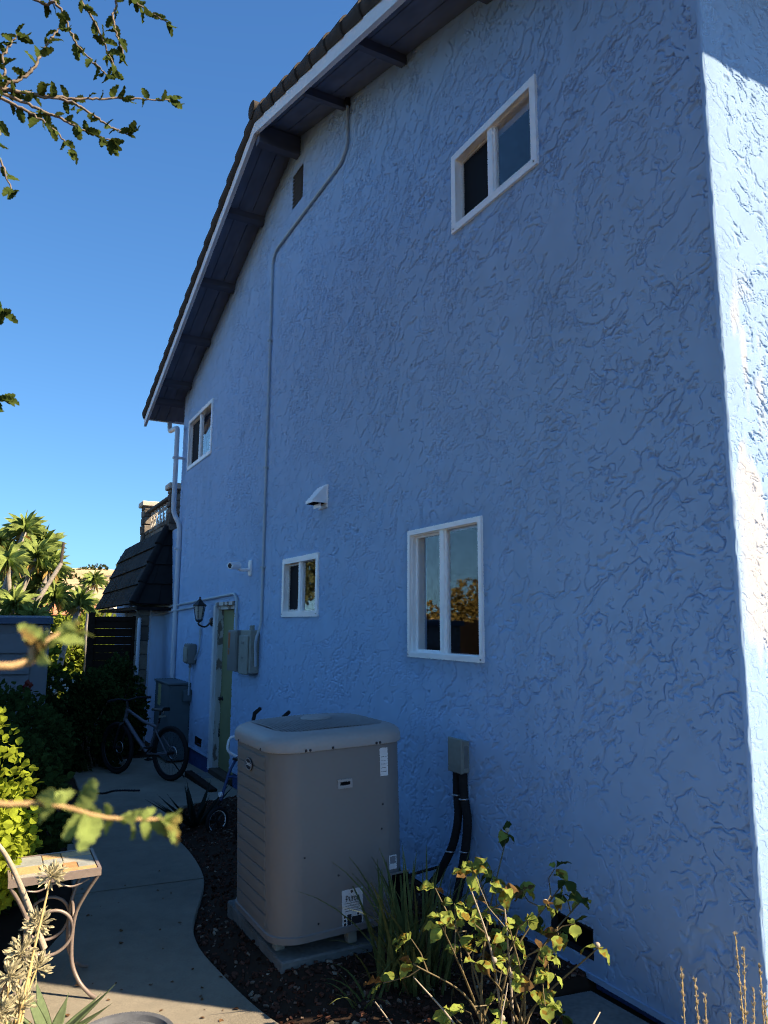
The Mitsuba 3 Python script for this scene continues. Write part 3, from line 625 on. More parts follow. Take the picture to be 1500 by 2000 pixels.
put(P1_ + '__cap', box(2.69, 3.05, 13.29, 13.65, 4.16, 4.27, 0.015), 'cap_stone')
P2_ = H + '__balcony_pier_001'
stones(P2_, 2.74, 3.0, 15.95, 16.30, 3.40, 4.20, 0.16)
tag(P2_, 'farther stone pier of the balcony with a pale cap')
put(P2_ + '__cap', box(2.68, 3.06, 15.89, 16.36, 4.20, 4.31, 0.015), 'cap_stone')
BP = H + '__balcony_parapet'
stones(BP, 2.78, 2.96, 13.602, 15.948, 3.40, 3.66, 0.13)
put(BP + '__rail', box(2.80, 2.95, 13.602, 15.948, 4.06, 4.12, 0.01), 'stone_a')
def scroll(yc, zc, s, flip):
    t = np.linspace(0.3, 2.6 * PI, 26); r = 0.012 * t * s
    return tube(np.stack([np.full_like(t, 2.87), yc + flip * r * np.cos(t) * 1.2, zc + r * np.sin(t)], 1), 0.011, 6)
for i, yc in enumerate(np.linspace(13.85, 15.7, 7)):
    put(BP + '__iron_scroll', cat([scroll(yc, 3.77, 1.0, 1), scroll(yc, 3.96, 0.8, -1), tube([(2.87, yc + .13, 3.66), (2.87, yc + .13, 4.06)], 0.012, 6)]), 'cap_stone')
put(H + '__porch_pipe', tube(rounded([(2.26, 13.7, 2.02), (2.36, 13.55, 1.92), (2.315, 13.36, 1.75), (2.315, 13.36, G(13.4) + 0.02)], 0.10), 0.032, 8), 'drain_white', 40)
put(H + '__porch_pipe', tube([(2.52, 13.45, 1.96), (2.52, 13.45, G(13.4))], 0.012, 6), 'drain_white')

# ------------------------------------------------------------------ things on the wall
W_ = thing('vent_hood', 'white louvred vent hood on the wall above the small window', 'vent')
yv, zv = 6.50, 2.975
put(W_ + '__plate', box(D - 0.012, D + 0.005, yv - 0.105, yv + 0.105, zv - 0.115, zv + 0.115, 0.004), 'vinyl')
hood = trimesh.convex.convex_hull(np.array([(D - .012, yv + s * .092, zv + .10) for s in (-1, 1)] + [(D - .03, yv + s * .092, zv + .10) for s in (-1, 1)] + [(D - .012, yv + s * .092, zv - .07) for s in (-1, 1)] + [(D - .155, yv + s * .092, zv - .045) for s in (-1, 1)] + [(D - .155, yv + s * .092, zv - .07) for s in (-1, 1)]))
put(W_ + '__hood', hood, 'vinyl')
put(W_ + '__opening', box(D - 0.145, D - 0.02, yv - .082, yv + .082, zv - .0745, zv - .0712), 'dark_void')
put(W_ + '__flap', box(D - 0.075, D - 0.065, yv - .08, yv + .08, zv - .115, zv - .076), 'vinyl')

S_ = thing('security_camera', 'white bullet security camera pointing along the wall', 'camera')
ys, zs_ = 8.73, 2.42
put(S_ + '__base', cat([box(D - 0.025, D + 0.005, ys - .05, ys + .05, zs_ - .10, zs_ + .10, 0.012)]), 'vinyl')
put(S_ + '__arm', tube(rounded([(D - 0.02, ys, zs_ - 0.02), (D - 0.12, ys, zs_ - 0.03), (D - 0.17, ys + .02, zs_ + 0.0)], 0.05), 0.022, 10), 'vinyl', 40)
bd = np.array([-0.80, -0.55, -0.10]); bd /= np.linalg.norm(bd); b0 = np.array([D - 0.14, ys + 0.02, zs_ + 0.03])
put(S_ + '__body', tube([b0, b0 + bd * 0.02, b0 + bd * 0.17, b0 + bd * 0.185], [0.03, 0.042, 0.044, 0.04], 18), 'vinyl', 40)
put(S_ + '__lens', tube([b0 + bd * 0.1845, b0 + bd * 0.188], [0.030, 0.028], 16), 'ink')

L_ = thing('wall_lantern', 'black wall lantern beside the olive side door', 'lamp')
yl, zl = 10.42, 1.78
put(L_ + '__wall_plate', lathe([(0.0001, -0.03), (0.05, -0.025), (0.065, 0), (0.065, 0.01)], (D - 0.005, yl, zl - 0.02), 'x', 18), 'lamp_black', 40)
lx, ly = D - 0.19, yl
put(L_ + '__arm', tube(bezier([(D - 0.02, yl, zl - 0.02), (D - 0.10, yl, zl - 0.09), (lx, ly, zl - 0.06), (lx, ly, zl - 0.02)], 6), 0.012, 8), 'lamp_black', 40)
put(L_ + '__roof', lathe([(0.0001, 0.335), (0.012, 0.33), (0.012, 0.30), (0.03, 0.285), (0.055, 0.25), (0.095, 0.215), (0.095, 0.20), (0.0001, 0.20)], (lx, ly, zl), 'z', 6), 'lamp_black')
put(L_ + '__cage', cat([tube([(lx + .048 * math.cos(a), ly + .048 * math.sin(a), zl + 0.0), (lx + .080 * math.cos(a), ly + .080 * math.sin(a), zl + 0.20)], 0.006, 5) for a in np.arange(6) * PI / 3] + [lathe([(0.0001, -0.03), (0.03, -0.02), (0.055, 0.0), (0.055, 0.014), (0.0001, 0.014)], (lx, ly, zl), 'z', 6)]), 'lamp_black')
put(L_ + '__shade', lathe([(0.0001, 0.02), (0.042, 0.02), (0.072, 0.195), (0.0001, 0.195)], (lx, ly, zl), 'z', 6), 'frosted')

E_ = thing('electrical_panel', 'grey electrical boxes mounted side by side right of the door', 'electrical panel')
put(E_ + '__meter_box', box(D - 0.15, D - 0.001, 8.74, 9.10, 1.165, 1.66, 0.008), 'panel_grey')
put(E_ + '__meter_box__lid', box(D - 0.156, D - 0.1505, 8.76, 9.08, 1.20, 1.645, 0.002), 'panel_grey')
put(E_ + '__breaker_box', box(D - 0.115, D - 0.001, 8.31, 8.70, 1.165, 1.665, 0.012), 'panel_light', label='lighter weathered breaker box')
put(E_ + '__breaker_box__cover', box(D - 0.135, D - 0.1155, 8.35, 8.69, 1.15, 1.60, 0.008), 'panel_light')
put(E_ + '__breaker_box__latch', box(D - 0.142, D - 0.1355, 8.48, 8.58, 1.50, 1.53, 0.003), 'panel_grey')
put(E_ + '__breaker_box__latch', box(D - 0.142, D - 0.1355, 8.49, 8.57, 1.33, 1.35, 0.003), 'panel_grey')
put(E_ + '__conduit_hub', tube([(D - .06, 8.42, 1.66), (D - .06, 8.42, 1.72)], 0.03, 10), 'panel_light')
put(E_ + '__warning_tag', box(D - 0.1575, D - 0.1565, 8.98, 9.06, 1.44, 1.63), 'orange_tag')
put(E_ + '__warning_tag', box(D - 0.1575, D - 0.1565, 9.00, 9.06, 1.36, 1.42), 'orange_tag')
put(E_ + '__switch_plate', box(D - 0.012, D - 0.001, 9.13, 9.30, 1.18, 1.58, 0.003), 'sticker', label='white switch plate with a black lever')
put(E_ + '__switch_plate__lever', tube([(D - 0.012, 9.21, 1.50), (D - 0.06, 9.20, 1.52), (D - 0.10, 9.19, 1.45)], 0.014, 8), 'black_plastic')
put(E_ + '__switch_plate__notice', box(D - 0.0135, D - 0.0125, 9.19, 9.27, 1.26, 1.36), 'red_tag')

M_ = thing('meter_enclosure', 'small grey utility enclosure on the wall left of the lantern', 'utility box')
put(M_ + '__body', box(D - 0.13, D - 0.001, 11.22, 11.52, 1.13, 1.43, 0.02), 'panel_grey')
put(M_ + '__side_cover', box(D - 0.145, D - 0.131, 11.26, 11.50, 1.16, 1.38, 0.01), 'panel_light')
put(M_ + '__hub', tube([(D - .06, 11.36, 1.14), (D - .06, 11.36, 1.07)], 0.022, 10), 'panel_grey')
put(M_ + '__drop_pipe', tube([(D - .06, 11.36, 1.08), (D - .06, 11.38, 0.66)], 0.013, 8), 'galv')
C1 = thing('utility_cabinet', 'tall grey steel cabinet standing against the blue wall', 'cabinet')
put(C1 + '__body', box(2.49, D - 0.001, 11.5, 12.58, G(12) + 0.04, 0.80, 0.012), 'cabinet_grey')
put(C1 + '__lid', box(2.47, D - 0.001, 11.48, 12.60, 0.802, 0.835, 0.008), 'cabinet_grey')
put(C1 + '__notice', box(2.4885, 2.4895, 12.12, 12.34, 0.45, 0.78), 'yellow_tag')
put(C1 + '__lock', lathe([(0.0001, -0.015), (0.03, -0.012), (0.035, 0)], (2.489, 11.85, 0.38), 'x', 12), 'steel')
put(C1 + '__junction', box(2.68, D - 0.002, 11.40, 11.478, 0.56, 0.74, 0.012), 'cabinet_grey')

K1 = thing('conduit_pipe', 'long metal conduit climbing the wall to the eaves', 'pipe')
cp = rounded([(D - .022, 6.03, ZS(6.03) - .02), (D - .022, 6.03, 6.47), (D - .022, 6.16, 6.36), (D - .022, 8.06, 6.33), (D - .022, 8.20, 6.24), (D - .022, 8.215, 1.72), (D - .07, 8.26, 1.55), (D - .05, 8.29, 1.25)], 0.09, 6)
put(K1 + '__tube', tube(cp, 0.0165, 8), 'galv', 40)
for z in (5.2, 3.6, 2.4):
    put(K1 + '__strap', box(D - 0.042, D - 0.001, 8.175, 8.255, z - 0.012, z + 0.012), 'galv')
put(K1 + '__boot', tube([(D - .022, 6.03, ZS(6.03) - .09), (D - .022, 6.03, ZS(6.03) - .01)], 0.03, 10), 'iron')
K2 = thing('conduit_pipe', 'horizontal conduit over the olive door bending down to the panel', 'pipe')
put(K2 + '__tube', tube(rounded([(D - .03, 14.4, 1.97), (D - .03, 12.9, 2.03), (D - .03, 9.30, 2.125), (D - .03, 9.165, 2.05), (D - .03, 9.165, 1.655)], 0.10, 6), 0.018, 8), 'galv', 40)
put(K2 + '__coupling', tube([(D - .03, 9.165, 1.80), (D - .03, 9.165, 1.87)], 0.025, 8), 'galv')
K3 = thing('conduit_pipe', 'lower conduit running from the downspout down to the small utility enclosure', 'pipe')
put(K3 + '__tube', tube(rounded([(D - .03, 14.3, 1.88), (D - .03, 12.9, 1.94), (D - .03, 11.0, 2.0), (D - .03, 10.93, 1.9), (D - .03, 10.97, 1.35), (D - .03, 11.2, 1.2)], 0.06, 6), 0.014, 8), 'galv', 40)
put(K3 + '__coupling', tube([(D - .03, 10.95, 1.58), (D - .03, 10.95, 1.64)], 0.021, 8), 'galv')

Q_ = thing('disconnect_box', 'small beige disconnect box on the wall right of the air conditioner', 'electrical box')
put(Q_ + '__back', box(D - 0.052, D - 0.001, 4.052, 4.202, 0.80, 1.0, 0.005), 'panel_light')
put(Q_ + '__cover', box(D - 0.068, D - 0.0525, 4.046, 4.208, 0.795, 1.012, 0.005), 'panel_light')
put(Q_ + '__knockout', box(D - 0.044, D - 0.012, 4.0506, 4.0517, 0.83, 0.97, 0.0), 'panel_grey')
def flex(pts, r):
    c = bezier(pts, 30); s = np.arange(len(c)); return tube(c, r * (1 + 0.035 * np.sin(s * 1.6)), 10)
F1 = thing('flexible_conduit', 'left black insulated hose under the beige disconnect box', 'hose')
put(F1 + '__hose', flex([(D - .032, 4.155, 0.80), (D - .035, 4.150, 0.66), (D - .055, 4.11, 0.52), (D - .065, 4.15, 0.36), (D - .075, 4.22, 0.24), (D - .09, 4.30, 0.12), (D - .12, 4.36, 0.04)], 0.027), 'foam_rubber', 60)
F2 = thing('flexible_conduit', 'right black insulated hose under the beige disconnect box', 'hose')
put(F2 + '__hose', flex([(D - .032, 4.085, 0.80), (D - .035, 4.070, 0.66), (D - .045, 4.02, 0.52), (D - .05, 4.035, 0.36), (D - .06, 4.06, 0.22), (D - .09, 4.09, 0.02)], 0.029), 'foam_rubber', 60)
for K, pts in ((F1, [(4.150, 0.65, -.036), (4.18, 0.30, -.07)]), (F2, [(4.068, 0.64, -.036), (4.045, 0.33, -.052)])):
    for (yy, zz, dx) in pts:
        put(K + '__clip', torus((D + dx, yy, zz), 0.030, 0.006, (0, 0.1, 1), 20, 6), 'steel', True)
LS = thing('refrigerant_line', 'black insulated pipe running low from wall to air conditioner', 'pipe')
put(LS + '__tube', flex([(D - .002, 4.42, 0.13), (D - .12, 4.42, 0.12), (D - .35, 4.42, 0.11), (2.19, 4.42, 0.15)], 0.009), 'foam_rubber', 60)

# ------------------------------------------------------------------ air conditioner
AC = thing('air_conditioner', 'beige outdoor air conditioner on its concrete pad by the blue wall', 'air conditioner')
ax0, ax1, ay0, ay1, az0, az1 = 1.385, 2.205, 3.80, 4.62, 0.10, 1.072
def rrect(inset, r):
    return sbox(ax0 + inset + r, ay0 + inset + r, ax1 - inset - r, ay1 - inset - r).buffer(r, quad_segs=12)
IDM = (np.eye(3), np.array([0, 0, 0.0]))
def ring_loop(inset, r, z, bul=0.0):
    c = np.array(rrect(inset, r).exterior.coords)[:-1]; return np.column_stack([c, np.full(len(c), z)])
def loft(loops, cap=True):
    n = len(loops[0]); V = np.vstack(loops); F = []; k = np.arange(n); k2 = (k + 1) % n
    for i in range(len(loops) - 1):
        F += [np.stack([i * n + k, i * n + k2, (i + 1) * n + k2], 1), np.stack([i * n + k, (i + 1) * n + k2, (i + 1) * n + k], 1)]
    if cap:
        V = np.vstack([V, loops[-1].mean(0), loops[0].mean(0)]); l = (len(loops) - 1) * n
        F += [np.stack([l + k, l + k2, k * 0 + len(V) - 2], 1), np.stack([k2, k, k * 0 + len(V) - 1], 1)]
    m = trimesh.Trimesh(V, np.vstack(F), process=False)
    trimesh.repair.fix_normals(m); return m
put(AC + '__casing', loft([ring_loop(0.012, 0.15, az0), ring_loop(0.0, 0.16, az0 + .004), ring_loop(0.0, 0.16, az0 + .035), ring_loop(0.008, 0.155, az0 + .04), ring_loop(0.008, 0.155, az1 - .0)]), 'ac_case', 35)
top = [ring_loop(-0.006, 0.165, az1 - 0.012), ring_loop(-0.010, 0.168, az1 - 0.004), ring_loop(-0.009, 0.168, az1 + 0.030), ring_loop(-0.002, 0.165, az1 + 0.052), ring_loop(0.016, 0.158, az1 + 0.070), ring_loop(0.045, 0.145, az1 + 0.082), ring_loop(0.078, 0.13, az1 + 0.088), ring_loop(0.086, 0.12, az1 + 0.082)]
put(AC + '__top_cover', loft(top, cap=False), 'ac_top', 50)
put(AC + '__fan_well', extrude(rrect(0.08, 0.12), 0.01, (np.eye(3), [0, 0, az1 + 0.03])), 'dark_void')
gl = []
for k in range(32):
    x = ax0 + 0.09 + k * (ax1 - ax0 - 0.18) / 31
    seg = rrect(0.082, 0.12).intersection(LineString([(x, 3), (x, 6)]))
    (u0, v0), (u1, v1) = list(seg.coords); n = 9
    yy = np.linspace(v0, v1, n); rr = np.sqrt(((x - (ax0 + ax1) / 2)) ** 2 + (yy - (ay0 + ay1) / 2) ** 2)
    gl.append(tube(np.column_stack([np.full(n, x), yy, az1 + 0.086 + 0.028 * np.clip(1 - rr / 0.42, 0, 1)]), 0.0042, 5))
for y in (ay0 + .25, ay0 + .57):
    seg = rrect(0.082, 0.12).intersection(LineString([(0, y), (4, y)])); (u0, v0), (u1, v1) = list(seg.coords); xx = np.linspace(u0, u1, 9); rr = np.sqrt((xx - (ax0 + ax1) / 2) ** 2 + (y - (ay0 + ay1) / 2) ** 2)
    gl.append(tube(np.column_stack([xx, np.full(9, y), az1 + 0.080 + 0.028 * np.clip(1 - rr / 0.42, 0, 1)]), 0.004, 5))
put(AC + '__fan_grille', cat(gl), 'ac_grille', 60, label='round wired grille over the fan')
put(AC + '__fan_hub', lathe([(0.0001, 0.016), (0.07, 0.015), (0.088, 0.009), (0.092, 0.0), (0.0001, 0)], ((ax0 + ax1) / 2, (ay0 + ay1) / 2, az1 + 0.110), 'z', 28), 'ac_top', 50)
for k in range(12):
    z0 = az0 + 0.05 + k * 0.0735
    P = Polygon([(0, 0.002), (-0.0075, 0.004), (-0.0090, 0.036), (-0.0075, 0.0685), (0.0, 0.0705)])
    m = extrude(P, ay1 - ay0 - 0.33, ([[1, 0, 0], [0, 0, 1], [0, 1, 0]], [ax0 + 0.0085, ay0 + 0.165, z0]))
    put(AC + '__louver', m, 'ac_louver')
for (y, z) in ((4.0, az1 - .004), (4.4, az1 - .004)):
    put(AC + '__screw', lathe([(0.0001, -0.004), (0.007, -0.003), (0.008, 0)], (ax0 - .0095, y, z), 'x', 8), 'ink')
for (x, z) in ((1.56, az1 - .002), (1.585, az1 - .002), (1.72, az1 - 0.002), (1.99, az1 - .002), (2.012, az1 - .002)):
    put(AC + '__screw', lathe([(0.0001, -0.004), (0.007, -0.003), (0.008, 0)], (x, ay0 - .0095, z), 'y', 8), 'ink')
for (x, z) in ((2.03, 0.73), (2.02, 0.60), (1.555, 0.52), (1.75, 0.40), (1.63, 0.18)):
    put(AC + '__screw', lathe([(0.0001, -0.003), (0.005, -0.002), (0.006, 0)], (x, ay0 + 0.0075, z), 'y', 8), 'ink')
fy = ay0 + 0.008  # front face
def card(key, x0, x1, z0, z1, m, dy=0.0012, label=None): return put(key, box(x0, x1, fy - dy, fy + 0.0005, z0, z1), m, label=label)
def text(key, s, h, x, z, dy, m='ink', bold=False, width=None):
    t = meshkit.text_mesh(s, h, 0.0006, bold)
    V = np.array(t.vertices); 
    if width: V[:, 0] *= width / V[:, 0].max()
    V = np.column_stack([x + V[:, 0], fy - dy - V[:, 2], z + V[:, 1]]); put(key, trimesh.Trimesh(V, t.faces[:, ::-1], process=False), m)
card(AC + '__paper_label', 2.018, 2.068, 0.882, 1.036, 'sticker')
for k in range(5): card(AC + '__paper_label__print', 2.024, 2.060 - 0.006 * (k % 2), 0.905 + 0.02 * k, 0.908 + 0.02 * k, 'ink_grey', 0.0018)
card(AC + '__handle_frame', 1.752, 1.840, 0.845, 0.893, 'ac_top', 0.006)
card(AC + '__handle_frame__slot', 1.766, 1.826, 0.862, 0.880, 'dark_void', 0.0068)
card(AC + '__rating_plate', 2.062, 2.108, 0.376, 0.45, 'sticker')
card(AC + '__rating_plate__print', 2.067, 2.103, 0.405, 0.444, 'ink_grey', 0.0018)
PL = AC + '__refrigerant_label'
card(PL, 1.768, 1.892, 0.125, 0.318, 'sticker', label='white refrigerant label with bold lettering and warning panels')
text(PL + '__lettering', 'Puron', 0.030, 1.788, 0.258, 0.0014, 'ink', True, 0.084)
put(PL + '__logo', lathe([(0.0001, -0.002), (0.007, -0.0018), (0.007, 0)], (1.826, fy - .0012, 0.306), 'y', 12), 'ink')
for k in range(4): card(PL + '__print', 1.782 + .004 * (k % 2), 1.880 - .007 * (k % 3), 0.2465 - 0.013 * k, 0.2505 - 0.013 * k, 'ink_grey', 0.0018)
card(PL + '__warning_panel', 1.797, 1.822, 0.131, 0.193, 'ink', 0.0018)
card(PL + '__warning_panel', 1.8245, 1.884, 0.137, 0.178, 'ink', 0.0018)
for k in range(3): put(PL + '__symbol', lathe([(0.0001, -0.002), (0.007, -0.0018), (0.007, 0)], (1.783, fy - .0012, 0.146 + 0.019 * k), 'y', 10), 'ink')
put(PL + '__symbol', lathe([(0.0001, -0.002), (0.006, -0.0018), (0.006, 0)], (1.862, fy - .0012, 0.187), 'y', 10), 'ink')
def badge():
    t = np.linspace(0, 2 * PI, 33)[:-1]; P = Polygon(np.column_stack([0.058 * np.cos(t), 0.034 * np.sin(t)])); return P
bk = put(AC + '__badge', extrude(badge(), 0.006, ([[0, 1, 0], [0, 0, 1], [-1, 0, 0]], [ax0 - 0.0025, 4.215, 0.957])), 'ink', label='dark oval maker badge')
rim = badge().difference(badge().buffer(-0.005)); put(bk + '__rim', extrude(rim, 0.002, ([[0, 1, 0], [0, 0, 1], [-1, 0, 0]], [ax0 - 0.0086, 4.215, 0.957])), 'ac_grille')
t = meshkit.text_mesh('Carrier', 0.020, 0.001); V = np.array(t.vertices); V[:, 0] -= V[:, 0].max() / 2
put(bk + '__lettering', trimesh.Trimesh(np.column_stack([ax0 - 0.0088 - V[:, 2], 4.215 - V[:, 0], 0.949 + V[:, 1]]), t.faces, process=False), 'sticker')
put(AC + '__service_recess', box(2.075, 2.185, fy - 0.001, fy + 0.0012, 0.135, 0.345), 'dark_void', label='black service valve opening at the lower corner')
put(AC + '__service_recess__trim', cat([box(2.066, 2.0745, fy - .005, fy + .001, 0.13, 0.355), box(2.066, 2.19, fy - .005, fy + .001, 0.346, 0.356)]), 'ac_case')
for (x, y) in ((1.84, 3.86), (1.47, 4.40), (1.47, 3.98), (2.12, 3.9), (2.1, 4.5)):
    put(AC + '__foot', box(x - .028, x + .028, y - .028, y + .028, 0.032, 0.10, 0.006), 'panel_light')
put('concrete_pad', box(1.450, 2.30, 3.795, 4.76, -0.12, 0.03, 0.008), 'pad_concrete', label='grey concrete pad under the air conditioner', cat='pad')

# the unit leans a little on its pad
lean = T().translate([1.8, 4.2, 1.07]).rotate([0.472, 0.882, 0], -1.75).translate([-1.8, -4.2, -1.07])
for k in scene:
    if k.startswith(AC + '__'): scene[k]['to_world'] = lean

# ------------------------------------------------------------------ bicycle
def bicycle():
    K = thing('bicycle', 'grey mountain bike parked on the path facing away', 'bicycle')
    r0 = np.array([2.215, 9.98, G(9.98)]); f0 = np.array([1.70, 10.95, G(10.95)])
    fw = f0 - r0; wb = np.linalg.norm(fw); fw /= wb; up = np.array([0, 0, 1.0]); sd = np.cross(fw, up); sd /= np.linalg.norm(sd); up = np.cross(sd, fw)
    R = 0.345; rc, fc = r0 + up * R, f0 + up * R
    Pt = lambda a, h, s=0.0: r0 + fw * a + up * h + sd * s
    for c, nm in ((rc, 'rear_wheel'), (fc, 'front_wheel')):
        w = put(K + '__wheel', torus(c, R - 0.028, 0.028, sd, 48, 10), 'rubber', True)
        put(w + '__rim', torus(c, R - 0.062, 0.012, sd, 48, 6), 'black_plastic', True)
        put(w + '__hub', tube([c - sd * 0.05, c + sd * 0.05], 0.022, 10), 'black_plastic')
        put(w + '__spokes', cat([tube([c + sd * (0.03 * (-1) ** k), c + (fw * math.cos(a) + up * math.sin(a)) * (R - 0.065)], 0.0012, 4, False) for k, a in enumerate(np.arange(28) * 2 * PI / 28)]), 'black_plastic')
        put(w + '__brake_disc', torus(c + sd * 0.04, 0.075, 0.006, sd, 28, 4), 'steel')
    BB = Pt(0.43, 0.31); ST = Pt(0.24, 0.76); HT = Pt(0.90, 0.86); HB = Pt(0.95, 0.74)
    put(K + '__frame', cat([tube([BB, Pt(0.68, 0.50), HB], [0.026, 0.028, 0.026], 10), tube([Pt(0.275, 0.66), Pt(0.55, 0.72), HT], 0.021, 10), tube([BB, ST], 0.019, 10), tube([HT + up * .03, HB - up * .03], 0.024, 10),
                            tube(rounded([rc + sd * .06, Pt(0.16, 0.33, .055), BB + sd * .02], .05), 0.012, 8), tube(rounded([rc - sd * .06, Pt(0.16, 0.33, -.055), BB - sd * .02], .05), 0.012, 8),
                            tube([rc + sd * .06, Pt(0.28, 0.62, 0.02)], 0.010, 8), tube([rc - sd * .06, Pt(0.28, 0.62, -0.02)], 0.010, 8)]), 'bike_grey', 40)
    put(K + '__fork', cat([tube(rounded([HB, Pt(0.965, 0.68, s * .01), Pt(0.98, 0.66, s * .06), fc + sd * s * .06], .04), 0.017, 8) for s in (-1, 1)]), 'black_plastic', 40)
    put(K + '__handlebar', tube(rounded([Pt(0.86, 1.0, -.34), Pt(0.88, 1.02, -.16), Pt(0.93, 0.98, 0), Pt(0.88, 1.02, .16), Pt(0.86, 1.0, .34)], .06), 0.012, 8), 'black_plastic', 40)
    put(K + '__stem', tube([HT + up * .02, Pt(0.93, 0.98)], 0.018, 8), 'black_plastic')
    for s in (-1, 1): put(K + '__grip', tube([Pt(0.86, 1.0, s * .35), Pt(0.872, 1.01, s * .23)], 0.018, 8), 'rubber')
    put(K + '__seat_post', tube([ST - up * .05, Pt(0.215, 0.87)], 0.014, 8), 'black_plastic')
    sv = np.array([(-.10, -.07, .0), (-.10, .07, 0), (-.11, -.06, .045), (-.11, .06, .045), (.02, -.04, 0), (.02, .04, 0), (.02, -.035, .04), (.02, .035, .04), (.17, -.015, .0), (.17, .015, 0), (.17, -.015, .03), (.17, .015, .03)])
    put(K + '__saddle', trimesh.convex.convex_hull(np.array([Pt(0.21 + a, 0.87 + c, b) for a, b, c in sv])), 'black_plastic', 50)
    put(K + '__chainring', torus(BB + sd * .05, 0.085, 0.008, sd, 28, 6), 'black_plastic', True)
    for s in (-1, 1):
        put(K + '__crank', tube([BB + sd * s * .06, BB + sd * s * .075 + (fw * .8 - up * .6) * s * .17], 0.011, 8), 'black_plastic')
        put(K + '__pedal', trimesh.convex.convex_hull(np.array([BB + sd * (s * .12 + a) + (fw * .8 - up * .6) * s * .17 + fw * b + up * c for a in (-.045, .045) for b in (-.04, .04) for c in (-.01, .01)])), 'black_plastic')
    put(K + '__kickstand', tube([Pt(0.10, 0.30, .05), r0 + fw * 0.02 + sd * 0.22 + up * 0.01 - fw * 0.05], 0.009, 6), 'black_plastic')
    put(K + '__reflector', trimesh.convex.convex_hull(np.array([Pt(0.17 + a, 0.79 + c, b) for a in (0, .02) for b in (-.05, .05) for c in (0, .025)])), 'panel_light')
bicycle()

# ------------------------------------------------------------------ rollator walker behind the air conditioner
def walker():
    K = thing('walker', 'blue folding wheeled walker half hidden behind the air conditioner', 'walker')
    g = G(6.9); c = np.array([1.98, 6.90, g])
    fw = np.array([-0.93, -0.36, 0]); fw /= np.linalg.norm(fw); sd = np.cross(fw, [0, 0, 1.0]); up = np.array([0, 0, 1.0])
    Pt = lambda a, h, s: c + fw * a + up * h + sd * s
    for s in (0.0, -0.42):
        w = put(K + '__wheel', torus(Pt(0, 0.125, s), 0.108, 0.017, sd, 36, 8), 'rubber', True)
        put(w + '__rim', torus(Pt(0, 0.125, s), 0.094, 0.0075, sd + fw * 0.0, 36, 6), 'vinyl', True)
        put(w + '__spokes', cat([tube([Pt(0, 0.125, s), Pt(0.086 * math.cos(a), 0.125 + 0.086 * math.sin(a), s)], 0.007, 5) for a in np.arange(6) * PI / 3 + .3]), 'black_plastic')
        w2 = put(K + '__wheel', torus(Pt(-0.52, 0.10, s), 0.085, 0.015, sd, 30, 8), 'rubber', True)
        put(w2 + '__rim', torus(Pt(-0.52, 0.10, s), 0.070, 0.005, sd, 30, 6), 'vinyl', True)
        put(K + '__fork', tube([Pt(0, 0.125, s + .028), Pt(-0.02, 0.26, s + .028), Pt(-0.03, 0.30, s)], 0.012, 8), 'black_plastic')
        put(K + '__side_frame', cat([tube(rounded([Pt(-0.03, 0.30, s), Pt(-0.12, 0.55, s), Pt(-0.20, 0.66, s), Pt(-0.34, 0.70, s), Pt(-0.38, 0.98, s)], .08), 0.014, 8), tube([Pt(-0.52, 0.10, s), Pt(-0.36, 0.60, s)], 0.014, 8), tube([Pt(-.10, 0.50, s), Pt(-0.40, 0.47, s)], 0.012, 8)]), 'walker_blue', 40)
        put(K + '__grip', tube([Pt(-0.38, 0.96, s), Pt(-0.40, 1.05, s), Pt(-0.47, 1.09, s)], [0.018, 0.021, 0.018], 8), 'rubber', 50)
        put(K + '__brake_lever', tube(rounded([Pt(-0.41, 0.93, s), Pt(-0.46, 0.90, s), Pt(-0.54, 0.94, s)], .03), 0.006, 6), 'black_plastic')
    put(K + '__cross_bar', cat([tube([Pt(-.20, 0.66, 0), Pt(-.20, 0.66, -.42)], 0.012, 8), tube([Pt(-.10, .5, 0), Pt(-.40, .47, -.42)], .011, 8), tube([Pt(-.40, .47, 0), Pt(-.10, .5, -.42)], .011, 8)]), 'walker_blue')
    put(K + '__backrest_loop', tube(rounded([Pt(-.26, .84, .03), Pt(-.15, .85, .06), Pt(-.13, .72, .07), Pt(-.27, .63, .0)], .05), 0.012, 8), 'vinyl', 40)
    put(K + '__seat_sling', trimesh.convex.convex_hull(np.array([Pt(a, .645 + b, s) for a in (-.14, -.36) for b in (0, .02) for s in (-.01, -.41)])), 'black_plastic')
    put(K + '__reflector', tube([Pt(-0.02, .36, -.02), Pt(0.0, .36, -.02)], 0.022, 10), 'vinyl')
walker()
HS = put('garden_hose', tube(bezier([(1.75, 9.45, G(9.45) + .012), (1.5, 9.6, G(9.6) + .012), (1.35, 9.5, G(9.5) + .012), (1.2, 9.62, G(9.6) + .012), (1.05, 9.5, G(9.5) + .012), (0.7, 9.6, G(9.6) + .02)], 10), 0.011, 8), 'black_plastic', 60, label='dark garden hose lying across the far end of the path', cat='hose')
BN = thing('waste_bin', 'dark plastic tub standing in front of the timber gate', 'bin')
put(BN + '__tub', lathe([(0.0001, 0.0), (0.17, 0.0), (0.21, 0.50), (0.225, 0.50), (0.225, 0.54), (0.20, 0.54), (0.19, 0.48), (0.0001, 0.46)], (1.40, 12.4, G(12.4)), 'z', 28), 'black_plastic', 40)

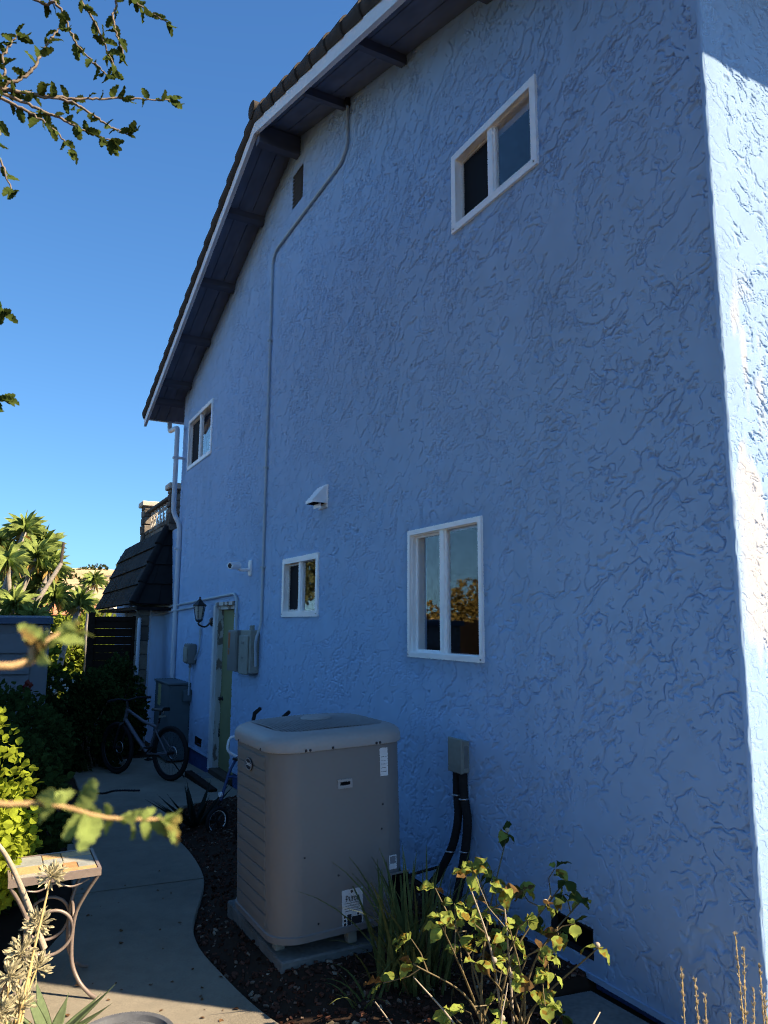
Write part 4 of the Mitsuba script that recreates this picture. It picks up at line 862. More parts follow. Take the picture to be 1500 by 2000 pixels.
# ------------------------------------------------------------------ shed, gate, fences
SH = thing('shed', 'grey blue lap sided garden shed above the hedge', 'shed')
sx0, sx1, sy0, sy1 = -1.45, 0.705, 10.5, 12.2; gz = G(11)
put(SH + '__wall', box(sx0, sx1, sy0, sy1, gz - 0.05, 1.72, 0.01), 'shed_blue')
for k in range(7):
    z = gz + 0.10 + k * 0.262
    P = Polygon([(0, 0.028), (-0.036, 0.010), (-0.040, 0.0), (-0.010, 0.238), (0, 0.24)])
    put(SH + '__siding_board', extrude(P, sx1 - sx0 - 0.42, ([[0, 1, 0], [0, 0, 1], [1, 0, 0]], [sx0 + 0.21, sy0, z])), 'shed_blue')
put(SH + '__corner_trim', box(sx1 - 0.20, sx1 + 0.006, sy0 - 0.008, sy0 + 0.05, gz, 1.71, 0.004), 'shed_blue')
put(SH + '__roof', cat([extrude(Polygon([(sy0 - .09, 1.722), (sy1 + .09, 1.722), (sy1 + .05, 1.80), (11.35, 1.83), (sy0 - .05, 1.80)]), sx1 - sx0 + 0.06, WALLMAP(sx0 - .03))]), 'shed_roof')
GT = thing('timber_gate', 'dark brown slatted timber gate between post and porch column', 'gate')
gz = G(14)
for x in (1.61, 2.36): put(GT + '__post', box(x - .055, x + .055, 13.95, 14.06, gz - .05, 1.92 - .06 * (x > 2), 0.008), 'dark_wood')
put(GT + '__rail', box(1.668, 2.302, 13.97, 14.03, 1.765, 1.845, 0.006), 'dark_wood')
put(GT + '__rail', box(1.668, 2.302, 13.97, 14.03, gz + .1, gz + .2, 0.006), 'dark_wood')
for k in range(14):
    z = gz + 0.215 + k * 0.142; put(GT + '__slat', box(1.668, 2.302, 13.985, 14.012, z, z + 0.1405 - 0.006 * (k > 9), 0.003), 'dark_wood')
FN = thing('timber_fence', 'tall dark timber boundary fence along the left side', 'fence')
for k in range(127):
    y = -4 + 0.30 * k; put(FN + '__board', box(-4.02, -3.99, y + .003, y + .297, G(y) - .05, 1.80 + 0.01 * math.sin(k * 2.1), 0.003), 'fence_wood')
for k in range(15):
    y = -3.8 + 2.5 * k; put(FN + '__post', box(-4.12, -4.022, y - .05, y + .05, G(y) - .05, 1.85, 0.004), 'fence_wood')

# ------------------------------------------------------------------ garden table
TB = thing('garden_table', 'small side table with slate mosaic top and curled bronze legs', 'table')
tx0, tx1, ty0, ty1, tz = 0.175, 0.592, 4.085, 4.455, 0.53
fr = sbox(tx0, ty0, tx1, ty1)
put(TB + '__frame', extrude(fr.difference(fr.buffer(-0.014, join_style=2)), 0.036, (np.eye(3), [0, 0, tz - 0.034])), 'bronze')
put(TB + '__top', box(tx0 + .0142, tx1 - .0142, ty0 + .0142, ty1 - .0142, tz - .02, tz - .008), 'grout')
cells = [(0, .40, 0, .17, 1), (.40, .58, 0, .22, 4), (.58, 1, 0, .18, 0), (0, .38, .17, .52, 0), (.38, .60, .22, .46, 4), (.60, .78, .18, .46, 2), (.78, 1, .18, .46, 3), (0, .38, .52, 1, 3), (.38, .62, .46, .74, 3), (.62, 1, .46, .74, 1), (.38, .62, .74, 1, 0), (.62, 1, .74, 1, 4)]
wx, wy = tx1 - tx0 - .032, ty1 - ty0 - .032
for a, b, c, d, k in cells:
    put(TB + '__top__tile', box(tx0 + .016 + a * wx + .002, tx0 + .016 + b * wx - .002, ty0 + .016 + c * wy + .002, ty0 + .016 + d * wy - .002, tz - .0078, tz - .001 + .002 * rng.random(), 0.002), 'slate_%d' % k)
cx, cy = (tx0 + tx1) / 2, (ty0 + ty1) / 2
for sx in (-1, 1):
    for sy in (-1, 1):
        hx, hy = (tx1 - tx0) / 2 - .012, (ty1 - ty0) / 2 - .012; g = G(cy)
        pt = lambda k, z: (cx + sx * (hx - k), cy + sy * (hy - k * 0.8), z)
        leg = bezier([pt(0.0, tz - .035), pt(.045, tz - .12), pt(.085, tz - .22), pt(.095, tz - .34), pt(.088, tz - .45), pt(.055, g + .08), pt(0.01, g + .03), pt(-.025, g + .009)], 6)
        put(TB + '__leg', tube(leg, 0.0095, 8), 'bronze', 50)
for (c, nrm) in (((cx, ty0 + .085, .235), (0, 1, 0)), ((cx, ty1 - .085, .235), (0, 1, 0)), ((tx1 - .105, cy, .235), (1, 0, 0)), ((tx0 + .105, cy, .235), (1, 0, 0))):
    put(TB + '__ring', torus(c, 0.102 if nrm[1] else 0.09, 0.008, nrm, 40, 8), 'bronze', True)
for y in (ty0 + .03, ty1 - .03):
    put(TB + '__apron_scroll', tube(bezier([(tx0 + .05, y, tz - .05), (cx - .08, y, tz - .075), (cx, y, tz - .05), (cx + .08, y, tz - .075), (tx1 - .05, y, tz - .05)], 8), 0.005, 6), 'bronze', 50)
PT = thing('planter', 'dark grey round planter at the bottom edge of the path', 'planter')
put(PT + '__pot', lathe([(0.0001, -0.12), (0.15, -0.12), (0.175, 0.16), (0.195, 0.17), (0.198, 0.20), (0.19, 0.212), (0.175, 0.208), (0.165, 0.19), (0.0001, 0.205)], (0.545, 3.03, 0.03), 'z', 40), 'pot_grey', 40)

# ------------------------------------------------------------------ plants
def shrub(name, label, c, r, n, size, shape, m, seed, trunks=4, clump=0.45, f=4.0, shell=0.45, group=None):
    rg = np.random.default_rng(seed); K = thing(name, label, 'shrub', group); c = np.array(c, float)
    st = []
    for k in range(trunks):
        a = rg.random() * 2 * PI; e = c + np.array([math.cos(a) * r[0] * .5, math.sin(a) * r[1] * .5, r[2] * (.2 + .4 * rg.random())])
        b = np.array([c[0] + .08 * rg.normal(), c[1] + .08 * rg.normal(), G(c[1]) - .03]); st.append(tube(bezier([b, (b + e) / 2 + .06 * rg.normal(size=3), e], 5), np.linspace(.016, .005, 11), 6))
    put(K + '__stem', cat(st), 'twig')
    put(K + '__foliage', foliage(c, np.array(r), n, size, shape, rg, clump, f, shell), m, kind='stuff')
    return K
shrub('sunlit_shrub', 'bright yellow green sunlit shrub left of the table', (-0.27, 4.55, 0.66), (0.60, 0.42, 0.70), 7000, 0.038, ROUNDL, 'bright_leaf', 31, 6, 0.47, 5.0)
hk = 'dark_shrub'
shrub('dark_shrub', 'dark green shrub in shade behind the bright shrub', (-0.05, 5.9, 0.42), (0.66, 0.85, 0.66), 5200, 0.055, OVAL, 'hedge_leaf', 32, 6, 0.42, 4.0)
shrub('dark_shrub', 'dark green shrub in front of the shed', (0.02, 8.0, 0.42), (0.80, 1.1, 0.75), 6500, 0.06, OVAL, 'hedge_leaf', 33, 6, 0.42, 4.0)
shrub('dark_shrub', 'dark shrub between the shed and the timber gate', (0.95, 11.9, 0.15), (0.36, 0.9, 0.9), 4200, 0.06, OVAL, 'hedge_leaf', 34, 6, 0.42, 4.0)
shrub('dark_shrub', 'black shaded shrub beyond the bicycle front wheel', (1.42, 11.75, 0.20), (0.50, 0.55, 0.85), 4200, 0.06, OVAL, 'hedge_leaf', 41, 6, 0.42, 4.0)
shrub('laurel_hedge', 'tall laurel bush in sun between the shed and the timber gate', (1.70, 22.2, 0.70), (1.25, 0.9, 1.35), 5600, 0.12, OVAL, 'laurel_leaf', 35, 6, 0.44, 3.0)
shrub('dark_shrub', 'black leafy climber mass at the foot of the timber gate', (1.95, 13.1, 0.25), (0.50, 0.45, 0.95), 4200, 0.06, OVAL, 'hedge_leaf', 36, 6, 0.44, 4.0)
RF = thing('red_rose', 'dark red rose bloom on a stalk above the dark hedge', 'flower')
put(RF + '__stalk', tube(bezier([(0.33, 8.6, 0.5), (0.36, 8.6, 0.85), (0.40, 8.55, 1.04)], 6), 0.006, 6), 'rose_cane')
put(RF + '__bloom', foliage(np.array([0.40, 8.55, 1.08]), np.array([.035, .035, .03]), 50, .035, ROUNDL, np.random.default_rng(4), 0.0, 1.0, 0.3), 'red_petal')
WF = thing('white_flowers', 'tiny white blossoms on the shaded shrub by the gate', 'flowers')
rgw = np.random.default_rng(8)
for k in range(9):
    p = np.array([0.72 + .40 * rgw.random(), 10.9 + .2 * rgw.random(), .72 + .28 * rgw.random()])
    put(WF + '__blossom', foliage(p, np.array([.012] * 3), 10, .018, ROUNDL, rgw, 0.0, 1.0, 0.2), 'white_petal')

def sword_rosette(c, n, L, W, rg, axis=(0, 0, 1), spread=1.0, droop=0.3, shape=None):
    axis = np.array(axis, float) / np.linalg.norm(axis)
    a = rg.random(n) * 2 * PI; el = np.arccos(1 - rg.random(n) * (1 - math.cos(spread * PI / 1.6)))
    fx = np.cross(axis, [0.3, 0.9, 0.1]); fx /= np.linalg.norm(fx); fy_ = np.cross(axis, fx)
    d = np.cos(el)[:, None] * axis + np.sin(el)[:, None] * (np.cos(a)[:, None] * fx + np.sin(a)[:, None] * fy_)
    dd, s, w = frames(d); return scatter(*(shape or SWORD), np.asarray(c) + d * 0.02, dd, s, w, L * (0.75 + 0.4 * rg.random(n)), np.full(n, W))
def yucca(label, base, heads, seed, group='yucca trees beyond the gate', size=0.62):
    rg = np.random.default_rng(seed); K = thing('yucca_tree', label, 'tree', group if False else None); base = np.array(base, float)
    for h in heads:
        h = np.array(h, float); off = h - base
        mid = base + off * np.array([.35, .35, .55]) + .08 * rg.normal(size=3)
        put(K + '__trunk', tube(bezier([base + .06 * rg.normal(size=3) * [1, 1, 0], mid, h], 8), np.linspace(.085, .05, 17) * (1 + .12 * rg.normal(size=17)), 8), 'yucca_bark', 60)
        ax = np.array([off[0] * .25, off[1] * .25, 1.0])
        put(K + '__rosette', sword_rosette(h, 85, size, 0.020, rg, ax, 1.12), 'yucca_leaf')
        put(K + '__dead_leaves', sword_rosette(h - [0, 0, .10], 9, size * .7, 0.024, rg, -ax * 1.0 + [0, 0, 0], 0.75), 'yucca_old')
    return K
zg = -0.5
yucca('tall yucca at the left edge with many leaf heads', (0.15, 17.6, zg), [(0.80, 17.5, 3.10), (0.25, 17.0, 2.95), (0.55, 18.2, 3.75), (0.02, 18.4, 3.45), (0.98, 18.1, 2.55), (0.42, 16.8, 2.05), (0.98, 18.4, 3.45), (0.30, 18.8, 2.5), (0.62, 18.9, 3.15), (0.72, 18.6, 2.3)], 51, size=.50)
yucca('yucca with crossing pale trunks above the shed roof', (0.72, 17.2, zg), [(1.10, 17.6, 2.95), (1.22, 17.4, 2.25), (0.78, 16.6, 1.75)], 52, size=.45)
yucca('shorter yucca before the tan hill', (1.55, 20.5, zg), [(2.02, 20.4, 2.15)], 53, size=.52)
yucca('small distant yucca nearest the mansard roof', (2.42, 21.5, zg), [(2.46, 21.4, 2.85)], 54, size=.34)
SN = thing('bare_trunk', 'leaning bare pale trunk with a cut top among the yuccas', 'tree')
put(SN + '__trunk', tube(bezier([(-.42, 17.0, zg), (0.16, 17.02, .72), (0.75, 17.0, 1.95), (1.27, 17.0, 2.99)], 8), np.linspace(.065, .042, 25), 8), 'yucca_bark', 60)
put(SN + '__stub', tube([(1.26, 17.0, 2.95), (1.285, 17.0, 3.44)], [.034, .028], 8), 'bark')
SN2 = thing('bare_trunk', 'dark stubby forked trunk above the terracotta roof', 'tree')
put(SN2 + '__trunk', tube(bezier([(2.00, 23.5, zg), (2.23, 23.5, 1.7), (2.50, 23.5, 2.43), (2.51, 23.5, 2.50)], 8), np.linspace(.08, .06, 25), 8), 'yucca_bark', 60)
put(SN2 + '__stub', tube([(2.48, 23.5, 2.4), (2.44, 23.5, 3.05)], [.06, .05], 8), 'bark')
shrub('garden_bush', 'bright leafy bush under the yuccas behind the shed', (0.5, 15.8, 0.70), (1.0, 0.7, 1.0), 5000, 0.10, OVAL, 'laurel_leaf', 37, 5, .44, 3.0)
shrub('garden_bush', 'bright bush directly behind the timber gate', (2.6, 23.2, 0.50), (0.8, 0.6, 1.30), 4000, 0.12, OVAL, 'laurel_leaf', 38, 5, .44, 3.0)
shrub('garden_bush', 'sunlit bush under the mansard eave', (2.9, 24.0, 0.6), (1.3, 0.8, 1.5), 3500, 0.13, OVAL, 'laurel_leaf', 39, 5, .44, 3.0)

def tree(name, label, base, h, cr, n, size, m, seed, conic=False, group=None):
    rg = np.random.default_rng(seed); K = thing(name, label, 'tree', group); base = np.array(base, float); top = base + [0, 0, h]
    put(K + '__trunk', tube(bezier([base, base + [cr * .06, 0, h * .4], base + [0, cr * .05, h * .85]], 6), np.linspace(.035 * h, .008 * h, 13), 8), 'bark')
    if conic:
        t = rg.random(n) ** .7; a = rg.random(n) * 2 * PI; rad = cr * (1 - t) * (.5 + .5 * rg.random(n)) * (.8 + .3 * np.sin(t * 40))
        p = base + np.column_stack([rad * np.cos(a), rad * np.sin(a), h * (.08 + .92 * t)]); d = p - (base + np.column_stack([0 * t, 0 * t, h * t])); dd, s, w = frames(d + rnd_dirs(n, rg) * .3 * cr, roll=rg.random(n) * 6)
        mesh = scatter(*SMALL, p, dd, s, w, size * (.7 + .6 * rg.random(n)))
    else:
        ms = []
        for k in range(9):
            a, e = rg.random() * 2 * PI, rg.random(); cc = base + np.array([math.cos(a) * cr * .62 * e ** .5, math.sin(a) * cr * .62 * e ** .5, h * (.5 + .36 * rg.random())]); rr = cr * (.30 + .22 * rg.random())
            put(K + '__limb', tube(bezier([base + [0, 0, h * .35], (base + [0, 0, h * .45] + cc) / 2, cc], 5), np.linspace(.015 * h, .004 * h, 11), 6), 'bark')
            ms.append(foliage(cc, np.array([rr, rr, rr * .8]), n // 9, size, SMALL, rg, .44, 1.6 / cr * 2, .25))
        mesh = cat(ms)
    put(K + '__crown', mesh, m, kind='stuff'); return K
# trees and bushes beyond the boundary fence (seen mirrored in the tall window)
for i, (x, y, h, cr, lab) in enumerate(((-8.5, 11.0, 2.9, 1.7, 'first golden tree beyond the boundary fence'), (-9.5, 14.0, 4.2, 1.8, 'second golden tree beyond the boundary fence'), (-9.0, 17.0, 2.8, 1.8, 'third golden tree beyond the boundary fence'), (-9.8, 20.5, 3.9, 2.0, 'fourth golden tree beyond the boundary fence'), (-8.2, 24.5, 3.0, 2.0, 'fifth golden tree beyond the boundary fence'), (-8.8, 7.5, 3.2, 1.7, 'golden tree nearest the camera beyond the fence'))):
    tree('golden_tree', lab, (x, y, -.5), h, cr, 2600, .19, 'gold_tree_leaf', 60 + i)
for i, (x, y, h) in enumerate(((-9, 31, 6.5), (-11, 36, 7.0), (-10, 42, 7.5), (-14, 40, 8.0))):
    tree('olive_tree', ('first', 'second', 'third', 'fourth')[i] + ' tall olive green tree far along the boundary fence', (x, y, -.5), h, 2.6, 3200, .26, 'grey_leaf', 80 + i)
tree('conifer_tree', 'narrow dark conifer beyond the boundary fence', (-17, 27, -.5), 6.2, 1.0, 2500, .28, 'conifer_leaf', 70, True)
tree('wispy_tree', 'wispy grey green tree behind the tall yucca', (0.7, 26, -.5), 6.1, 1.0, 900, .16, 'grey_leaf', 71)
tree('wispy_tree', 'low grey green tree on the slope right of the terracotta roof', (6.4, 46, -.6), 3.6, 2.4, 1500, .26, 'grey_leaf', 72)
tree('wispy_tree', 'grey green tree behind the small distant yucca', (8.2, 52, -.6), 4.2, 2.2, 1500, .26, 'grey_leaf', 73)
tree('wispy_tree', 'dark rounded tree left of the terracotta roof', (-0.5, 30, -.6), 4.6, 2.2, 1800, .2, 'conifer_leaf', 74)
NB = thing('neighbour_house', 'distant house with a terracotta tile roof', 'house')
put(NB + '__wall', box(0.9, 4.6, 40.2, 46, -1, 2.1), 'tan_wall')
put(NB + '__roof', extrude(Polygon([(39.8, 2.08), (46.4, 2.08), (43.1, 2.95)]), 4.6, WALLMAP(0.4)), 'terracotta')
put(NB + '__roof__tile_courses', cat([extrude(Polygon([(39.75 + .33 * k, 2.075 + .0875 * k), (40.10 + .33 * k, 2.168 + .0875 * k), (40.10 + .33 * k, 2.20 + .0875 * k), (39.75 + .33 * k, 2.14 + .0875 * k)]), 4.6, WALLMAP(0.4)) for k in range(10)]), 'terracotta', kind='stuff')
N2 = thing('neighbour_house', 'distant tan house glimpsed under the mansard eave', 'house')
put(N2 + '__wall', box(5.3, 8.6, 34, 40, -1, 2.0), 'tan_wall')
put(N2 + '__roof', extrude(Polygon([(33.6, 2.0), (40.4, 2.0), (37, 2.5)]), 3.8, WALLMAP(5.1)), 'tan_wall')

# grass clump, rose, agaves, dry plants
def clump(K, base, n, L, W, rg, m, lean=0.5, rad=.05, droop=.5):
    for k in range(n):
        a = rg.random() * 2 * PI; b = np.array([base[0] + rad * rg.normal(), base[1] + rad * rg.normal(), G(base[1]) - .03])
        l = L * (.55 + .6 * rg.random()); o = lean * (.2 + .9 * rg.random()); dx, dy = math.cos(a) * o, math.sin(a) * o; t = np.linspace(0, 1, 8)
        c = b + np.column_stack([dx * l * t ** 1.5, dy * l * t ** 1.5, l * (t - droop * o * t ** 2.6)])
        wv = W * (1 - t ** 2.2) + .0008; sd = np.array([-math.sin(a), math.cos(a), 0]); nz = np.array([math.cos(a), math.sin(a), 0]) * .25
        V = np.empty((8, 3, 3)); V[:, 0] = c - sd * wv[:, None] + nz * wv[:, None]; V[:, 1] = c; V[:, 2] = c + sd * wv[:, None] + nz * wv[:, None]; F = []
        for i in range(7):
            q, r = 3 * i, 3 * i + 3; F += [(q, q + 1, r + 1), (q, r + 1, r), (q + 1, q + 2, r + 2), (q + 1, r + 2, r + 1)]
        put(K + '__blade', trimesh.Trimesh(V.reshape(-1, 3), F, process=False), m, True)
rg = np.random.default_rng(81)
GC = thing('strappy_grass', 'dense clump of green strap leaves beside the air conditioner', 'grass clump')
clump(GC, (1.98, 3.36), 125, .68, .0095, rg, 'blade', .72, .08, .42)
clump(GC, (1.98, 3.36), 26, .40, .006, rg, 'blade_dry', 1.1, .08, .75)
G2 = thing('strappy_grass', 'sparse small tuft of strap leaves before the concrete pad', 'grass clump')
clump(G2, (1.66, 3.27), 11, .34, .0075, rg, 'blade', .95, .02, .6)

def rose():
    rg = np.random.default_rng(91); K = thing('rose_bush', 'leggy rose bush with yellowing leaves against the blue wall', 'rose bush')
    base = np.array([2.02, 2.72, G(2.7) - .03])
    tips = [(1.70, 2.66, .62), (1.60, 2.72, .46), (1.85, 2.95, .66), (1.78, 2.55, .50), (1.95, 2.55, .62), (2.05, 2.72, .70), (2.28, 2.98, .86), (2.22, 3.02, .64), (2.30, 2.60, .74), (2.36, 2.56, .66), (2.30, 2.42, .50), (2.10, 2.45, .42), (1.62, 2.50, .30), (1.98, 2.42, .22), (2.35, 2.70, .45), (2.12, 2.9, .5), (1.88, 2.75, .78), (2.15, 2.35, .12)]
    nodes = []
    for t in tips:
        t = np.array(t) * [1, 1, .88]; b = base + np.array([.09, .07, 0]) * rg.normal(size=3); mid = b + (t - b) * np.array([.40, .40, .55]) + .04 * rg.normal(size=3)
        c = bezier([b, mid, t], 8); put(K + '__stem', tube(c, np.linspace(.0065, .0026, len(c)), 6), 'rose_cane' if rg.random() < .75 else 'dead_cane', 60)
        for k in range(3):
            q = c[int(len(c) * (.45 + .5 * rg.random()))]; e = q + np.array([.09, .09, .06]) * rg.normal(size=3) + [0, 0, .05]; put(K + '__stem', tube([q, (q + e) / 2 + .012 * rg.normal(size=3), e], [.0032, .0025, .0018], 5), 'rose_cane'); nodes.append(e)
        nodes.append(t)
    for e in nodes:
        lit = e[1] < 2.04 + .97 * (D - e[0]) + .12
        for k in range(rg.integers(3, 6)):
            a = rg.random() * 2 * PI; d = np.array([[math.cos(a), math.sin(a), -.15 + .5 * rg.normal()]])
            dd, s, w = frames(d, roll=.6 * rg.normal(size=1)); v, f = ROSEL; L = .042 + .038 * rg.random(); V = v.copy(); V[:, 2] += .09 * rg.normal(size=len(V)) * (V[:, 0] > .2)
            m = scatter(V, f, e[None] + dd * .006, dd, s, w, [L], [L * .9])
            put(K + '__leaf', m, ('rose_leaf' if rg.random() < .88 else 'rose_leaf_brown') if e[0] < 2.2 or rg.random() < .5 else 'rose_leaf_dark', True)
    for k in range(7):
        e = nodes[rg.integers(0, len(nodes))]; put(K + '__hip', trimesh.creation.icosphere(2, .011).apply_translation(e + [0, 0, .012]), 'dead_cane', True)
rose()
DT = thing('dead_twigs', 'pale dead twigs sticking up at the foot of the rose bush', 'twigs')
rg = np.random.default_rng(95)
for (p, q) in (((2.05, 2.30, .0), (2.30, 2.42, .20)), ((2.02, 2.28, .02), (2.34, 2.28, .12)), ((1.75, 2.4, .05), (1.62, 2.75, .34)), ((1.72, 2.5, .0), (1.55, 2.95, .18)), ((1.95, 2.35, .0), (1.90, 2.5, .36))):
    p, q = np.array(p), np.array(q); c = bezier([p, (p + q) / 2 + .03 * rg.normal(size=3), q], 8); put(DT + '__twig', tube(c, np.linspace(.006, .0025, len(c)), 6), 'dead_cane', 60)
WG = thing('dry_grass_stalks', 'golden dry grass stalks at the bottom right corner', 'grass')
for (x, y, z) in ((2.14, 1.86, .60), (2.19, 1.85, .56), (2.26, 1.87, .49), (2.42, 1.86, .66), (2.46, 1.86, .60), (2.54, 1.86, .53), (2.42, 1.80, .50), (2.50, 1.82, .46), (2.34, 1.84, .42)):
    b = np.array([x - .03 + .06 * (rg.random() - .5), y - .02, G(y)]); t = np.array([x, y, z]); c = bezier([b, (b + t) / 2 + [.01 * rg.normal(), 0, 0], t], 12); n = len(c)
    put(WG + '__stalk', tube(c, np.linspace(.0030, .0018, n), 5), 'straw', 60)
    p = c[int(n * .5):]; m = 80; ii = rg.integers(0, len(p), m); d = np.column_stack([.35 * rg.normal(size=(m, 2)), np.ones(m)]); dd, s, w = frames(d, roll=rg.random(m) * 6)
    put(WG + '__seed_head', scatter(*OVAL, p[ii], dd, s, w, .013 + .008 * rg.random(m), .005 + .003 * rg.random(m)), 'pale_dry', kind='stuff')
WP = thing('withered_plant', 'withered rosette of curled brown leaves on the mulch by the path', 'plant')
rg = np.random.default_rng(97)
for k in range(15):
    a = rg.random() * 2 * PI; d = np.array([[math.cos(a), math.sin(a), .15 + .25 * rg.random()]]); dd, s, w = frames(d, roll=.7 * rg.normal(size=1)); v, f = ROSEL; V = v.copy(); V[:, 2] += .10 * rg.normal(size=len(V))
    put(WP + '__leaf', scatter(V, f, np.array([[1.50, 3.14, G(3.14) + .0]]) + dd * .015, dd, s, w, [.10 + .07 * rg.random()], [.09]), 'dry_brown' if rg.random() < .7 else 'pale_dry', True)
def fat_leaf(b, d, L, W, th, curl=.25):
    d = np.array(d, float) / np.linalg.norm(d); s = np.cross(d, [0, 0, 1.0]); s /= np.linalg.norm(s) + 1e-9; u = np.cross(s, d); t = np.linspace(0, 1, 10); V = []
    for x in t:
        wv = W * (math.sin(PI * (.22 + .78 * x)) ** .8) * (1 - x ** 3) + .0006; hv = th * (1 - x ** 1.5) + .0005; c = b + d * L * x + np.array([0, 0, 1]) * curl * L * (x * x)
        for k in range(8):
            a = 2 * PI * k / 8; V.append(c + s * wv * math.cos(a) + u * (hv * math.sin(a) + .45 * wv * abs(math.cos(a)) ** 2))
    F = []
    for i in range(9):
        for k in range(8):
            a, b2 = i * 8 + k, i * 8 + (k + 1) % 8; F += [(a, b2, b2 + 8), (a, b2 + 8, a + 8)]
    return trimesh.Trimesh(np.array(V), F, process=False)
AL = thing('aloe', 'grey green aloe with pointed leaves beside the table foot', 'aloe')
rg = np.random.default_rng(99)
for k in range(14):
    a = rg.random() * 2 * PI; e = .25 + .9 * rg.random(); put(AL + '__leaf', fat_leaf(np.array([.36, 3.62, -.02]), (math.cos(a), math.sin(a), e), .24 + .14 * rg.random(), .026, .009, .05), 'aloe_leaf', True)
AG = thing('agave', 'small dark spiky agave on the bed edge before the door', 'agave')
for k in range(20):
    a = rg.random() * 2 * PI; e = .3 + 1.0 * rg.random(); put(AG + '__leaf', fat_leaf(np.array([1.87, 7.25, G(7.25) - .0]), (math.cos(a), math.sin(a), e), .40 + .16 * rg.random(), .026, .007, .05), 'agave_leaf', True)
def agapanthus(heads):
    rg = np.random.default_rng(101); K = thing('dried_flower_stalks', 'cream dried flower heads on long stalks before the table', 'flowers')
    for (p, rad, b) in heads:
        p, b = np.array(p), np.array(b); c = bezier([b, (p + b) / 2 + [.02 * rg.normal(), .02 * rg.normal(), 0], p], 8); put(K + '__stalk', tube(c, np.linspace(.006, .004, len(c)), 6), 'straw', 60)
        n = 75; d = rnd_dirs(n, rg) + (p - c[-3]) / np.linalg.norm(p - c[-3]) * .35; d /= np.linalg.norm(d, axis=1, keepdims=True); l = rad * (.55 + .5 * rg.random(n)); ms = [tube([p, p + d[i] * l[i]], .0011, 4, False) for i in range(n)]
        dd, s, w = frames(d + .4 * rnd_dirs(n, rg), roll=rg.random(n) * 6)
        h = put(K + '__seed_head', cat(ms), 'seed_cream', kind='stuff'); put(h + '__pods', cat([scatter(*OVAL, p + d * l[:, None] * .8, dd, s, w, np.full(n, rad * .50), np.full(n, rad * .20)), scatter(*OVAL, p + d * l[:, None] * .6, dd, w, -s, np.full(n, rad * .45), np.full(n, rad * .18))]), 'seed_cream', kind='stuff')
agapanthus([((.283, 3.2, .79), .052, (.16, 3.05, 0)), ((.250, 3.2, .625), .052, (.14, 3.0, 0)), ((.195, 3.15, .555), .056, (.12, 3.0, 0)), ((.255, 3.2, .47), .052, (.18, 3.1, 0)), ((.16, 3.1, .50), .056, (.1, 3.0, 0)), ((.14, 3.05, .41), .052, (.08, 2.95, 0)), ((.20, 3.1, .40), .05, (.13, 3.0, 0)), ((.185, 3.1, .30), .046, (.13, 3.02, 0))])
DS = thing('dry_stick', 'long pale stick leaning past the left edge of the table', 'stick')
put(DS + '__stick', tube(bezier([(.29, 3.35, .48), (.20, 3.35, .70), (.12, 3.35, .86), (.02, 3.35, .98)], 8), np.linspace(.012, .007, 25), 7), 'dead_cane', 60)
DL = thing('dry_foliage', 'orange dried strap leaves at the bottom left edge', 'plant')
rg = np.random.default_rng(103)
clump(DL, (.09, 3.12), 24, .46, .011, rg, 'dry_orange', .55, .05, .75)
clump(DL, (.12, 2.98), 12, .38, .014, rg, 'bright_leaf', .7, .05, .6)

# ------------------------------------------------------------------ the live oak whose twigs hang into the picture
OK = thing('live_oak', 'live oak with small toothed leaves hanging in from the left', 'tree')
ob = np.array([-2.3, 1.2, .03])
put(OK + '__trunk', tube(bezier([ob, (-2.2, 1.25, 1.2), (-2.05, 1.3, 2.3), (-1.9, 1.4, 3.4)], 8), np.linspace(.19, .10, 25), 12), 'bark', 60)
rg = np.random.default_rng(111)
def oak_leaf(k, q, d, L, m):
    dd, s, w = frames(np.array([d]), roll=1.6 * rg.normal(size=1)); v, f = OAKL; V = v.copy(); V[:, 2] += .03 * rg.normal(size=len(V)) * (V[:, 0] > .1)
    put(k + '__leaf', scatter(V, f, q[None], dd, s, w, [L], [L * .85]), m, True)
def oak_branch(pts, n, L, r0=.006, r1=.0015, m='oak_leaf', bark='twig', start=.15, endc=3):
    c = bezier(pts, 14); c[1:-1] += .0016 * rg.normal(size=(len(c) - 2, 3)) * (1 if L > .03 else .12)
    k = put(OK + '__branch', tube(c, np.linspace(r0, r1, len(c)), 6), bark, 60)
    t = np.diff(c, axis=0)
    for i in range(n):
        j = int(len(c) * (start + (1 - start) * (i + .6 * rg.random()) / n)); j = min(j, len(c) - 2); d = t[j] / np.linalg.norm(t[j]) * .5 + rnd_dirs(1, rg)[0]; oak_leaf(k, c[j], d / np.linalg.norm(d), L * (.65 + .6 * rg.random()), m)
    for i in range(endc):
        d = t[-1] / np.linalg.norm(t[-1]) + .7 * rnd_dirs(1, rg)[0]; oak_leaf(k, c[-1], d / np.linalg.norm(d), L * (.7 + .5 * rg.random()), m)
    return k
